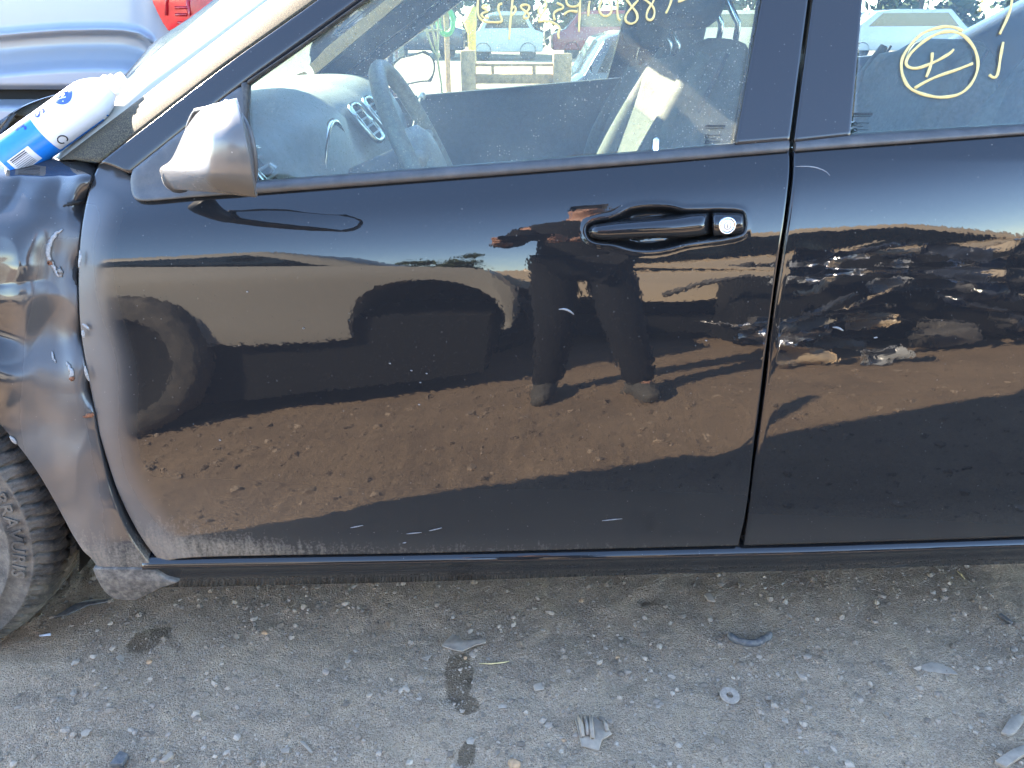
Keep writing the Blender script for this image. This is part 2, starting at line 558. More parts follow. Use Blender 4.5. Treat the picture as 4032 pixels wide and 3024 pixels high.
def gh(x, y):
    near = np.clip(1.2 - np.hypot(x * 0.5, y) * 0.3, 0, 1)
    h = 0.014 * vnoise(x, y, 3.1, 1) + 0.008 * vnoise(x, y, 9.0, 2) + 0.0055 * vnoise(x, y, 26.0, 3) + 0.0035 * vnoise(x, y, 61.0, 4) + 0.0025 * vnoise(x, y, 140.0, 5)
    # a trodden hollow and a small dark hole
    p1 = atZ(np.array(1785.), np.array(2745.), 0.0)
    h = h - 0.012 * np.exp(-(((x - p1[0]) / 0.022) ** 2 + ((y - p1[1]) / 0.014) ** 2))
    p2 = atZ(np.array(2545.), np.array(2352.), 0.0)
    h = h - 0.014 * np.exp(-(((x - p2[0]) / 0.020) ** 2 + ((y - p2[1]) / 0.014) ** 2))
    return h * near


def graded(lo, hi, step, far, ratio=1.25):
    c = list(np.arange(lo, hi + 1e-6, step))
    s = step; v = c[-1]
    while v < far:
        s *= ratio; v += s; c.append(v)
    s = step; v = c[0]; pre = []
    while v > -far:
        s *= ratio; v -= s; pre.append(v)
    return np.array(pre[::-1] + c)


gx = graded(-1.15, 1.15, 0.0065, 700.0, 1.16)
gy = graded(-0.36, 0.46, 0.0065, 700.0, 1.09)
GX, GY = np.meshgrid(gx, gy)
GZ = gh(GX, GY)
gv = np.stack([GX, GY, GZ], -1)

t = NT('packed_gritty_dirt')
n1 = t.noise(2.3, 3, 0.65); n2 = t.noise(16.0, 4, 0.7); n3 = t.noise(120.0, 3, 0.7); n4 = t.noise(420.0, 2, 0.7)
c = t.mix(t.ramp(n1, 0.3, 0.7), (0.32, 0.225, 0.145), (0.54, 0.385, 0.245))
c = t.mix(t.math('MULTIPLY', t.ramp(n2, 0.42, 0.66), 0.8), c, (0.50, 0.355, 0.215))
c = t.mix(t.math('MULTIPLY', t.ramp(n3, 0.5, 0.72), 0.55), c, (0.13, 0.09, 0.06))
c = t.mix(t.math('MULTIPLY', t.ramp(n4, 0.56, 0.74), 0.75), c, (0.62, 0.46, 0.30))
c = t.mix(t.math('MULTIPLY', t.ramp(n4, 0.46, 0.30), 0.6), c, (0.11, 0.08, 0.052))
vd = t.n('ShaderNodeTexVoronoi'); vd.inputs['Scale'].default_value = 130.0; t.l(t.co(), vd.inputs['Vector'])
sepc = t.n('ShaderNodeSeparateColor'); t.l(vd.outputs['Color'], sepc.inputs[0])
peb = t.math('LESS_THAN', vd.outputs['Distance'], t.math('MULTIPLY', t.math('POWER', sepc.outputs[0], 2.0), 0.42))
c = t.mix(t.math('MULTIPLY', peb, 0.5), c, t.mix(sepc.outputs[1], (0.20, 0.14, 0.09), (0.60, 0.47, 0.33)))
vg = t.n('ShaderNodeTexVoronoi'); vg.inputs['Scale'].default_value = 300.0; t.l(t.co(), vg.inputs['Vector'])
sepg = t.n('ShaderNodeSeparateColor'); t.l(vg.outputs['Color'], sepg.inputs[0])
gm = t.math('MULTIPLY', t.math('POWER', sepg.outputs[0], 1.5), 0.48)
c = t.mix(gm, t.mix(0.22, c, (0.0, 0.0, 0.0)), t.mix(sepg.outputs[1], (0.32, 0.22, 0.14), (0.66, 0.51, 0.36)))
# damp stains left by dripping fluid
sepx = t.n('ShaderNodeSeparateXYZ'); t.l(t.co(), sepx.inputs[0])
wob = t.math('SUBTRACT', t.noise(38.0, 4, 0.7), 0.5)
wet = None
for (px, py, rx, ry, sh) in ((588, 2522, 78, 46, -0.35), (1806, 2668, 58, 105, 0.1), (1836, 2780, 52, 36, 0.0), (1838, 2968, 36, 58, -0.2)):
    cpt = atZ(np.array(float(px)), np.array(float(py)), 0.0)
    ex = atZ(np.array(float(px + rx)), np.array(float(py)), 0.0)[0] - cpt[0]
    ey = abs(atZ(np.array(float(px)), np.array(float(py + ry)), 0.0)[1] - cpt[1])
    dx = t.math('SUBTRACT', sepx.outputs[0], float(cpt[0])); dy = t.math('SUBTRACT', sepx.outputs[1], float(cpt[1]))
    dy = t.math('ADD', dy, t.math('MULTIPLY', dx, sh))
    q = t.math('ADD', t.math('POWER', t.math('ABSOLUTE', t.math('DIVIDE', dx, float(ex))), 2.2), t.math('POWER', t.math('ABSOLUTE', t.math('DIVIDE', dy, float(ey))), 2.2))
    q = t.math('ADD', q, t.math('MULTIPLY', wob, 1.6))
    wv = t.ramp(q, 1.12, 0.72)
    wet = wv if wet is None else t.math('MAXIMUM', wet, wv)
c = t.mix(t.math('MULTIPLY', wet, 0.78), c, (0.085, 0.054, 0.026))
hgt = t.math('ADD', t.math('MULTIPLY', n3, 0.7), t.math('MULTIPLY', n4, 0.6))
hgt = t.math('ADD', hgt, t.math('MULTIPLY', peb, 0.25))
hgt = t.math('SUBTRACT', hgt, t.math('MULTIPLY', vg.outputs['Distance'], 0.5))
bn = t.bump(hgt, 0.85, 0.006)
M['ground'] = t.done(t.pbsdf(c, t.ramp(wet, 0, 1, 0.92, 0.55), 0, 1.4, bn))
ground = mesh_obj('ground', gv.reshape(-1, 3), grid_faces(len(gy), len(gx), flip=True), M['ground'])
tag(ground, 'packed grey brown dirt lot under the cars', None, None, 'structure')

# ------------------------------------------------------------------ the black car
car = thing('black_car', 'black four-door car with crumpled front fender filling the picture', 'car', (0.0, 0.9, 0.0))

# ---- front door skin
FRONT_EDGE = [(391, 648), (355, 730), (336, 817), (318, 925), (311, 1034), (309, 1143), (315, 1278), (331, 1387), (351, 1500), (376, 1623), (394, 1717), (427, 1826), (463, 1934), (521, 2057), (579, 2151), (632, 2212)]
REAR_EDGE = [(3107, 592), (3107, 665), (3102, 730), (3081, 899), (3063, 1013), (3042, 1158), (3024, 1303), (3008, 1423), (2999, 1500), (2981, 1660), (2966, 1748), (2950, 1914), (2933, 2030), (2906, 2148)]
TOP_EDGE = [(391, 648), (440, 640), (520, 700), (560, 765), (820, 768), (1007, 757), (1500, 721), (1900, 690), (2605, 633), (3107, 592)]
BOT_EDGE = [(632, 2212), (746, 2192), (1192, 2184), (1576, 2180), (2191, 2165), (2906, 2148)]

REC = np.array([(270, 410), (285, 350), (340, 315), (440, 292), (540, 278), (620, 240), (720, 180), (850, 160), (1000, 152), (1150, 160), (1270, 198), (1400, 195), (1600, 188), (1850, 195), (1915, 232), (1922, 400), (1880, 462), (1600, 510), (1320, 540), (1100, 605), (900, 625), (740, 610), (560, 552), (400, 545), (300, 505)], float) / 2.602 + np.array([2200, 750])
REC = np.vstack([smoothpl(np.vstack([REC, REC[:1]]), 160, 2)[:-1]])


def poly_sd(px, py, poly):
    """distance inside polygon (positive inside)"""
    p = np.stack([px.ravel(), py.ravel()], 1)
    d = np.full(len(p), 1e9); ins = np.zeros(len(p), bool)
    for i in range(len(poly)):
        a = poly[i]; b = poly[(i + 1) % len(poly)]
        ab = b - a; L = (ab ** 2).sum() + 1e-9
        tt = np.clip(((p - a) @ ab) / L, 0, 1)
        d = np.minimum(d, np.linalg.norm(p - a - tt[:, None] * ab, axis=1))
        c1 = (a[1] > p[:, 1]) != (b[1] > p[:, 1])
        xi = (b[0] - a[0]) * (p[:, 1] - a[1]) / (b[1] - a[1] + 1e-12) + a[0]
        ins ^= c1 & (p[:, 0] < xi)
    return np.where(ins, d, -d).reshape(px.shape)


def gauss(px, py, cx, cy, sx, sy, ang=0.0):
    c, s_ = math.cos(ang), math.sin(ang)
    dx = px - cx; dy = py - cy
    return np.exp(-0.5 * (((dx * c + dy * s_) / sx) ** 2 + ((-dx * s_ + dy * c) / sy) ** 2))


def fe_x(py):                    # x of the door's front edge at a row
    f = np.array(FRONT_EDGE, float)
    return np.interp(py, f[:, 1], f[:, 0])


Q = coons(TOP_EDGE, BOT_EDGE, FRONT_EDGE, REAR_EDGE, 400, 230)
px, py = Q[..., 0], Q[..., 1]
off = np.zeros(px.shape)
dfe = px - fe_x(py)
off += 0.007 * np.clip(1 - dfe / 120.0, 0, 1) ** 2.2 * sstep(620, 800, py)          # leading edge turns in
off += 0.0012 * gauss(px, py, 2840, 1690, 80, 80, 0.3) - 0.0012 * gauss(px, py, 2905, 1760, 60, 40, -0.5)
off += 0.0016 * gauss(px, py, 1900, 2080, 520, 40, -0.04)                            # long shallow dent at the foot
off += 0.0012 * gauss(px, py, 1250, 1250, 420, 160, 0.1)
off += 0.00012 * np.sin(px / 260.0 + 1.3) * np.sin(py / 170.0)
sd = poly_sd(px, py, REC)
off += 0.020 * sstep(2, 30, sd)
off -= 0.0008 * np.exp(-((sd + 6) / 9.0) ** 2)
P = atY(px, py, onS(px, py)[..., 1] + off)
dirt = 0.95 * sstep(1780, 2190, py) * (0.45 + 0.55 * sstep(1500, 500, px)) + 0.30 * sstep(2090, 2175, py)
matte = sstep(190, 30, dfe + 30 * np.sin(py / 130.0)) * sstep(640, 900, py) * 0.9
matte = np.maximum(matte, 0.55 * gauss(px, py, 480, 680, 90, 70))
door = panel('front_door', P, M['paint'], car, 0.02, 0.003, {'dirt': np.clip(dirt, 0, 1), 'matte': np.clip(matte, 0, 1)})
door['label'] = 'glossy black front door with reflections'

# door handle: grab bar, lock cap, lock cylinder
def zh(x, y): return (2200 + x / 2.602, 750 + y / 2.602)


def handle_bar(name, top, bot, xs, y_out, y_edge, parent):
    """bar lofted along x; top/bot = pixel rows at xs; cross-section bulges out to the camera"""
    n = 14
    rows = []
    for x, a, b in zip(xs, top, bot):
        ring = []
        for k in range(n + 1):
            ph = math.pi * k / n
            row = (a + b) / 2 - (b - a) / 2 * math.cos(ph)
            bulge = math.sin(ph) ** 0.7
            ring.append((x, row, bulge))
        rows.append(ring)
    R = np.array(rows)
    X, Yp, B = R[..., 0], R[..., 1], R[..., 2]
    e = np.linspace(0, 1, len(xs))[:, None]
    endf = np.minimum(1, np.minimum(e, 1 - e) / 0.06) ** 0.5
    o = y_edge + (y_out - y_edge) * B * endf
    PP = atY(X, Yp, onS(X, Yp)[..., 1] + o)
    PP = np.transpose(PP, (1, 0, 2))
    return panel(name, PP, M['paint'], parent, 0.012, 0.001)


xs_ = np.linspace(292, 1552, 46)
top_ = np.interp(xs_, [292, 310, 350, 450, 600, 900, 1200, 1350, 1500, 1552], [400, 372, 350, 332, 312, 288, 262, 235, 226, 236])
bot_ = np.interp(xs_, [292, 310, 350, 450, 900, 1300, 1450, 1552], [440, 470, 492, 510, 492, 486, 470, 440])
pts = [zh(x, 0) for x in xs_]
hb = handle_bar('door_handle', [750 + v / 2.602 for v in top_], [750 + v / 2.602 for v in bot_], [p[0] for p in pts], -0.017, 0.004, door)
xs_ = np.linspace(1566, 1902, 24)
top_ = np.interp(xs_, [1566, 1600, 1850, 1890, 1902], [234, 222, 224, 240, 270])
bot_ = np.interp(xs_, [1566, 1600, 1850, 1890, 1902], [452, 470, 445, 425, 400])
lc = handle_bar('lock_cap', [750 + v / 2.602 for v in top_], [750 + v / 2.602 for v in bot_], [zh(x, 0)[0] for x in xs_], -0.015, 0.004, door)
lp = onS(np.array(zh(1697, 333)[0]), np.array(zh(1697, 333)[1]))
Rl = Matrix.Translation(Vector(lp) + Vector((0, -0.0155, 0))) @ Matrix.Rotation(math.radians(86), 4, 'X')
MB().lathe([(0.0, 0.003), (0.0075, 0.003), (0.0092, 0.0022), (0.0100, 0.0)], Rl, 32).build('lock_cylinder', M['lock'], door, True)
MB().lathe([(0.0100, 0.0025), (0.0112, 0.0035), (0.0124, 0.0022), (0.0128, -0.004)], Rl, 32).build('lock_ring', M['chrome'], door, True)
MB().lathe([(0.0046, 0.0031), (0.0046, 0.0037), (0.0054, 0.0037), (0.0054, 0.0031)], Rl, 24).box(Rl @ Vector((0, 0, 0.0033)), (0.0012, 0.001, 0.006)).build('key_slot', M['dark_plastic'], door)

# scratches and chips, on the door
def mark(name, pts, r, mat, parent, fn=onS, n=6):
    p = smoothpl(pts, max(6, 4 * len(pts)), 1)
    pp = fn(p[:, 0], p[:, 1])
    k = len(pp)
    rr = [r * (0.25 + 0.75 * math.sin(math.pi * (i + 0.5) / k)) for i in range(k)]
    V, F = tube(pp, rr, n)
    V = [Vector((v.x, pp[i // n][1] + (v.y - pp[i // n][1]) * 0.35 - 0.0003, v.z)) for i, v in enumerate(V)]
    return mesh_obj(name, V, F, mat, parent)


mark('paint_chip', [(2200, 1218), (2222, 1216), (2242, 1224), (2260, 1238)], 0.0020, M['bare'], door)
for (x, y) in ((2780, 1340), (974, 1148), (1535, 1430), (1620, 1458), (1680, 1470), (1655, 1505), (1195, 1292), (866, 1732), (1650, 1592)):
    mark('paint_chip', [(x - 4, y), (x + 4, y + 2)], 0.0012, M['bare'], door)
for a in (((1380, 2078), (1430, 2068)), ((1600, 2102), (1660, 2096)), ((1690, 2090), (1740, 2078)), ((2370, 2050), (2450, 2042)), ((1585, 2138), (1600, 2136))):
    mark('scratch', list(a), 0.0013, M['bare'], door)

# belt moulding of the front door
def strip(name, top, bot, fn_top, fn_bot, bulge, mat, parent, n=60, m=8, depth=0.012):
    a = resample(top, n); b = resample(bot, n)
    A = fn_top(a[:, 0], a[:, 1]); B = fn_bot(b[:, 0], b[:, 1])
    v = np.linspace(0, 1, m)[:, None, None]
    PP = (1 - v) * A[None] + v * B[None]
    PP = PP + (np.sin(v * math.pi) ** 0.6) * np.array([0, -bulge, bulge * 0.3])
    return panel(name, PP, mat, parent, depth, 0.0015)


strip('belt_moulding', [(985, 718), (1900, 649), (2497, 602), (3104, 551)], [(985, 764), (1900, 694), (2605, 638), (3104, 596)],
      lambda a, b: onG(a, b, -0.006), lambda a, b: onS(a, b, -0.004), 0.005, M['trim'], door)

# ---- A-pillar door frame, B-pillar covers (on the glass surface)
SEAM = [(391, 640), (640, 446), (900, 244), (1090, 112), (1260, -8), (1904, -480)]
GLASS_UP = [(958, 332), (972, 322), (1178, 180), (1422, 4), (1530, -72)]
q = coons([(398, 640), (640, 450), (903, 247), (1092, 115), (1262, -5), (1906, -478)], [(520, 690), (700, 545), (950, 345), (1178, 184), (1424, 6), (2094, -480)],
          [(398, 640), (450, 655), (520, 690)], [(1906, -478), (2094, -480)], 130, 14)
P = onG(q[..., 0], q[..., 1], -0.006)
vv = np.linspace(0, 1, 14)[:, None]
P[..., 1] += (0.016 * np.clip(2 * vv - 1, 0, 1) ** 4)[..., 0][:, None] * 0.5
frame = panel('window_frame', P, M['blackout'], door, 0.03, 0.003)
strip('window_seal', [(975, 318), (1178, 180), (1424, 3), (2096, -482)], [(975, 336), (1178, 196), (1424, 19), (2110, -470)],
      lambda a, b: onG(a, b, -0.009), lambda a, b: onG(a, b, -0.004), 0.002, M['rubber'], door, 40, 6)
strip('window_seal', [(950, 330), (950, 480), (965, 600), (985, 735)], [(978, 326), (972, 480), (985, 600), (1003, 735)],
      lambda a, b: onG(a, b, -0.008), lambda a, b: onG(a, b, -0.005), 0.003, M['rubber'], door, 30, 6)
q = coons([(3090, -480), (3243, -480)], [(2897, 570), (3107, 553)], [(3090, -480), (3001, 0), (2897, 570)], [(3243, -480), (3180, 0), (3107, 553)], 20, 50)
panel('pillar_cover', onG(q[..., 0], q[..., 1], -0.008), M['blackout'], door, 0.02, 0.002)
# mirror sail panel
SAIL = [(523, 668), (640, 575), (790, 455), (945, 338), (962, 345), (965, 480), (985, 640), (1003, 735), (1003, 762), (820, 772), (680, 784), (560, 795), (530, 785), (517, 760), (512, 700)]
qs = smoothpl(SAIL + SAIL[:1], 120, 2)[:-1]


def onGS(a, b, off):
    g = onG(a, b, off); s_ = onS(a, b, off)
    w = sstep(690, 800, b)[..., None]
    return g * (1 - w) + s_ * w


cen = np.array([780., 640.])
rings = [cen + (qs - cen) * f for f in (0.05, 0.25, 0.5, 0.75, 0.9, 0.97, 1.0)]
PV = []; PF = []
for k, rg in enumerate(rings):
    PV.append(onGS(rg[:, 0], rg[:, 1], -0.011 if k < 5 else (-0.010 if k == 5 else -0.007)))
PV.append(onGS(rings[-1][:, 0], rings[-1][:, 1], 0.015))
m_ = len(qs)
for k in range(len(PV) - 1):
    for i in range(m_):
        PF.append((k * m_ + i, k * m_ + (i + 1) % m_, (k + 1) * m_ + (i + 1) % m_, (k + 1) * m_ + i))
PF.append(tuple(range(m_ - 1, -1, -1)))
mesh_obj('mirror_sail_panel', np.vstack(PV), PF, M['trim'], door)

# ---- side mirror, folded in towards the window
mirror = None
def build_mirror():
    Lp = [(781, 427, -.06), (745, 475, -.035), (716, 540, -.02), (690, 600, -.01), (668, 640, -.005), (624, 662, -.005), (632, 690, -.01), (650, 722, -.015), (677, 744, -.02)]
    Kp = [(850, 407, -.135), (826, 470, -.180), (826, 533, -.198), (824, 580, -.200), (822, 630, -.200), (818, 684, -.195), (822, 705, -.185), (830, 730, -.168), (838, 758, -.140)]
    Rp = [(923, 388, -.150), (940, 437, -.185), (955, 490, -.203), (966, 545, -.210), (976, 594, -.212), (987, 660, -.210), (994, 705, -.204), (1000, 745, -.192), (1006, 777, -.172)]
    nv = 44
    L_, K_, R_ = (smoothpl(q_, nv, 3) for q_ in (Lp, Kp, Rp))
    us = np.linspace(0, 1, 34)
    V = []
    for i in range(nv):
        row = []
        for u in us:
            if u < 0.5: w = u / 0.5; q_ = L_[i] * (1 - w) + K_[i] * w; q_ = q_ + np.array([0, 0, -0.010 * math.sin(math.pi * w)])
            else: w = (u - 0.5) / 0.5; q_ = K_[i] * (1 - w) + R_[i] * w; q_ = q_ + np.array([0, 0, -0.006 * math.sin(math.pi * w)])
            row.append(q_)
        row = np.array(row)
        for _ in range(2):                       # soften the ridge
            row[1:-1] = 0.25 * row[:-2] + 0.5 * row[1:-1] + 0.25 * row[2:]
        V.append(row)
    V = np.array(V)
    P = atY(V[..., 0], V[..., 1], V[..., 2])
    sh = panel('side_mirror', P, M['mirror_shell'], car, 0.006, 0.0012, {'dirt': np.repeat(sstep(0.6, 1.0, np.linspace(0, 1, nv))[:, None], 34, 1) * 0.6, 'matte': np.zeros((nv, 34))}, (0.0, 1.0, 0))
    sh['label'] = 'scuffed black mirror shell folded against the window'
    back = np.array([0.000, 0.006, 0])
    loop = [Vector(p + back) for p in list(P[0, ::3]) + list(P[1::3, -1]) + list(P[-1, ::-3]) + list(P[::-3, 0])]
    c0 = sum(loop, Vector()) / len(loop)
    # flatten the loop to a plane for the glass, facing the window and the driver
    e1 = Vector(P[nv // 2, -1] - P[nv // 2, 0]).normalized(); e3 = Vector((0, 0, 1)); nn = e3.cross(e1).normalized()
    if nn.y < 0: nn = -nn
    flat = [c0 + (p - nn * (p - c0).dot(nn) - c0) * 0.94 + nn * 0.006 for p in loop]
    fc = sum(flat, Vector()) / len(flat)
    MB().tube(flat, 0.003, 8, True).build('rim', M['trim'], sh, True)
    MB().prism([fc + (p - fc) * 0.93 + nn * 0.001 for p in flat], nn * 0.002).build('mirror_glass', M['mirror_glass'], sh)
    n = len(loop)
    MB().add(loop + flat, [(k, (k + 1) % n, n + (k + 1) % n, n + k) for k in range(n)]).build('shell_edge', M['trim'], sh, True)
    # hinge arm to the sail panel
    a0 = Vector(atY(np.array(690.), np.array(705.), -0.02)); a1 = Vector(atY(np.array(700.), np.array(700.), 0.05))
    MB().tube([a0, a0.lerp(a1, 0.5), a1], [0.016, 0.018, 0.022], 16).build('hinge_arm', M['trim'], sh, True)
    return sh


M['mirror_shell'] = make_paint('scuffed_mirror_paint', base=(0.03, 0.03, 0.032), rough=0.25, film=0.09, specks=1.2, dustcol=(0.55, 0.52, 0.48))
M['mirror_glass'] = simple('mirror_glass', (0.8, 0.82, 0.84), 0.02, 1.0, 0.02, 20)
mirror = build_mirror()

# ---- side windows (thin curved slabs)
def pane(name, top, bot, left, right, mat, parent, off=0.0, nu=60, nv=40, flipY=False):
    q = coons(top, bot, left, right, nu, nv, 1)
    A = onG(q[..., 0], q[..., 1], off); B = A + np.array([0, 0.004, 0])
    nv_, nu_ = A.shape[:2]
    V = np.vstack([A.reshape(-1, 3), B.reshape(-1, 3)])
    F = grid_faces(nv_, nu_) + grid_faces(nv_, nu_, nv_ * nu_, True)
    loop = ([(0, j) for j in range(nu_)] + [(i, nu_ - 1) for i in range(1, nv_)] + [(nv_ - 1, j) for j in range(nu_ - 2, -1, -1)] + [(i, 0) for i in range(nv_ - 2, 0, -1)])
    r = [i * nu_ + j for i, j in loop]; N = nv_ * nu_
    for k in range(len(r)):
        a, b = r[k], r[(k + 1) % len(r)]
        F.append((b, a, a + N, b + N))
    return mesh_obj(name, V, F, mat, parent)


win_f = pane('front_window', [(960, 335), (1178, 186), (1424, 10), (2094, -480), (2500, -480), (3090, -480)], [(1000, 740), (1900, 665), (2900, 585)],
             [(960, 335), (960, 480), (975, 600), (1000, 740)], [(3090, -480), (3003, 0), (2900, 585)], M['glass'], car)
win_f['label'] = 'dusty front side window with mirror-written marker digits'
win_r = pane('rear_window', [(3438, -480), (4800, -420)], [(3346, 545), (4800, 460)], [(3438, -480), (3394, 0), (3346, 545)], [(4800, -420), (4800, 460)], M['glass_rear'], car)
win_r['label'] = 'rear side window with a circled marker sign'

def stroke(pts, parent, r=0.0017, name='marker_stroke'):
    p = smoothpl(pts, max(10, 7 * len(pts)), 3)
    pp = onG(p[:, 0], p[:, 1], -0.0008)
    k = len(pp)
    rr = [r * (0.95 + 0.12 * math.sin(i * 0.35 + pts[0][0])) for i in range(k)]
    V, F = tube(pp, rr, 8)
    V = [Vector((v.x, pp[i // 8][1] + (v.y - pp[i // 8][1]) * 0.35, v.z)) for i, v in enumerate(V)]
    return mesh_obj(name, V, F, M['marker'], parent)


def za(L): return [(1650 + x / 1.8433, y / 1.8433) for x, y in L]


for L in (
    [(430, -15), (422, 60), (432, 125), (470, 158), (540, 162), (610, 160), (590, 110), (572, 60), (580, 30), (604, 25)],
    [(500, 40), (470, 38), (455, 55), (490, 72), (500, 85), (462, 92), (450, 110), (470, 130), (505, 128)],
    [(680, -15), (672, 60), (660, 180), (655, 285)],
    [(668, 70), (690, 40), (705, 65), (690, 100), (668, 110)],
    [(800, 42), (770, 30), (730, 45), (760, 75), (800, 105), (790, 135), (755, 130), (770, 95), (800, 65), (800, 42)],
    [(875, 42), (862, 80), (880, 110)],
    [(890, -15), (925, 10), (922, 50), (890, 110), (862, 160), (900, 152), (950, 155), (1000, 178), (1024, 200), (1008, 240), (1015, 280)],
    [(1000, 20), (1045, 40), (1050, 60), (985, 80), (975, 110), (985, 145)],
    [(1170, -15), (1166, 80), (1160, 230)],
    [(1065, -10), (1072, 30), (1100, 50), (1150, 45), (1168, 20)],
    [(1050, 105), (1090, 75), (1150, 85)],
    [(1238, 10), (1230, 60), (1228, 115)],
    [(1330, 0), (1302, 55), (1320, 105), (1360, 122), (1395, 95), (1398, 50), (1375, 5)],
    [(1440, 5), (1438, 70), (1442, 130), (1462, 150)],
    [(1500, -15), (1540, 45), (1585, 95), (1585, 150), (1540, 178), (1495, 155), (1500, 105), (1545, 50), (1590, 0)],
    [(1620, -15), (1680, 25), (1712, 70), (1705, 130), (1672, 152), (1646, 125), (1660, 70), (1700, 15), (1705, -10)],
    [(1835, -15), (1818, 45), (1792, 95)],
    [(1880, 12), (1915, 2), (1945, -12)],
):
    stroke(za(L), win_f)


def zr(L): return [(2900 + x / 1.954, y / 1.954) for x, y in L]


for L in (
    [(1740, 240), (1690, 212), (1600, 200), (1450, 240), (1370, 305), (1310, 380), (1272, 450), (1265, 520), (1285, 610), (1330, 680), (1400, 715), (1470, 735), (1550, 750), (1640, 745), (1720, 725), (1790, 670), (1840, 590), (1862, 500), (1850, 420), (1820, 350), (1760, 280), (1700, 248), (1640, 240), (1560, 252), (1500, 280), (1430, 325), (1380, 370), (1330, 420), (1300, 475), (1310, 510), (1350, 526), (1400, 525), (1470, 500), (1540, 470), (1610, 430), (1650, 405), (1670, 380)],
    [(1506, 408), (1502, 480), (1480, 545), (1460, 592)],
    [(1370, 678), (1460, 625), (1560, 580), (1690, 540), (1818, 488)],
    [(2122, -20), (2110, 70), (2075, 160), (2025, 262)],
    [(2052, 325), (2030, 440), (2020, 520), (2005, 590), (1975, 600), (1945, 575)],
    [(1895, -20), (1888, 15)], [(1880, 50), (1870, 85)],
):
    stroke(zr(L), win_r, 0.0023)


def etching(parent, x0, y0, w, flip):
    mb = MB()
    def bar(a, b, wd, h):
        p = onG(np.array([a, a + wd, a + wd, a], float), np.array([b, b - wd * 0.05, b - wd * 0.05 + h, b + h], float), -0.0006)
        mb.prism([Vector(v) for v in p], (0, 0.0004, 0))
    yy = y0
    for row, (wd, h) in enumerate(((w, 9), (w * 0.95, 3), (0, 0), (w * 0.62, 3), (w * 0.3, 3), (w * 0.55, 3))):
        a = x0
        x_end = x0 + wd
        while a < x_end - 3:
            s_ = rnd.uniform(3, 8)
            bar(a + (16 if row > 2 else 0), yy, s_ - 1.5, h); a += s_
        yy += 13
    for cy in (y0 + 44, y0 + 68):
        p = [onG(np.array([x0 + 6 + 7 * math.cos(k * 0.785)]), np.array([cy + 7 * math.sin(k * 0.785)]), -0.0006)[0] for k in range(8)]
        mb.tube(p, 0.0007, 4, True)
    o = mb.build('etched_glass_mark', M['etch'], parent)
    return o


etching(win_f, 2778, 492, 80, False)
etching(win_r, 3362, 444, 74, False)

# ---- rear door
R_EDGE_R = [(3128, 592), (3128, 665), (3123, 730), (3099, 899), (3075, 1062), (3051, 1212), (3027, 1423), (3020, 1500), (2991, 1707), (2966, 1873), (2950, 2022), (2931, 2148)]
Q = coons([(3128, 592), (4032, 524), (5200, 430)], [(2931, 2152), (4032, 2117), (5200, 2066)], R_EDGE_R, [(5200, 430), (5000, 1200), (5200, 2066)], 200, 150)
px, py = Q[..., 0], Q[..., 1]
rx = np.interp(py, [p[1] for p in R_EDGE_R], [p[0] for p in R_EDGE_R])
off = 0.0006 * np.clip(1 - (px - rx) / 30.0, 0, 1) ** 2 + 0.0003 * np.sin(px / 210.0) * np.sin(py / 160.0 + 1.0) + 0.0012 * gauss(px, py, 3550, 1300, 260, 130, 0.1)
P = atY(px, py, onS(px, py)[..., 1] + off)
dirt = 0.55 * sstep(1950, 2150, py)
rdoor = panel('rear_door', P, M['paint'], car, 0.02, 0.003, {'dirt': dirt, 'matte': 0 * dirt})
strip('belt_moulding', [(3131, 557), (3340, 532), (4032, 491), (4700, 452)], [(3131, 596), (3340, 580), (4032, 529), (4700, 480)],
      lambda a, b: onG(a, b, -0.006), lambda a, b: onS(a, b, -0.004), 0.005, M['trim'], rdoor)
q = coons([(3265, -480), (3438, -480)], [(3128, 560), (3347, 536)], [(3265, -480), (3202, 0), (3128, 560)], [(3438, -480), (3395, 0), (3347, 536)], 20, 50)
panel('pillar_cover', onG(q[..., 0], q[..., 1], -0.008), M['blackout'], rdoor, 0.02, 0.002)
mark('scratch', [(3130, 655), (3200, 655), (3250, 672), (3268, 692)], 0.0008, M['bare'], rdoor)
mark('paint_chip', [(3278, 1288), (3300, 1290), (3320, 1302)], 0.0018, M['bare'], rdoor)
mark('scratch', [(3440, 1330), (3455, 1328)], 0.0014, M['bare'], rdoor)
# darkness behind the shut lines
mb = MB()
g1 = onS(np.interp(np.linspace(600, 2170, 30), [p[1] for p in REAR_EDGE], [p[0] for p in REAR_EDGE]) + 11, np.linspace(600, 2170, 30), 0.03)
V = []; F = []
for p in g1: V += [Vector(p) + Vector((-0.05, 0, 0)), Vector(p) + Vector((0.05, 0, 0))]
F = [(2 * i, 2 * i + 1, 2 * i + 3, 2 * i + 2) for i in range(29)]
mesh_obj('door_jamb', V, F, M['void'], car)
yy_ = np.linspace(660, 2280, 40)
fe = np.array(FRONT_EDGE, float)
xx_ = np.interp(yy_, fe[:, 1], fe[:, 0])
xx_[yy_ > 2212] = 632 + (yy_[yy_ > 2212] - 2212) * 1.0
g1 = onS(xx_ - 12, yy_, 0.035)
V = []
for p in g1: V += [Vector(p) + Vector((-0.07, 0, 0)), Vector(p) + Vector((0.07, 0, 0))]
mesh_obj('door_jamb', V, [(2 * i, 2 * i + 1, 2 * i + 3, 2 * i + 2) for i in range(39)], M['void'], car)

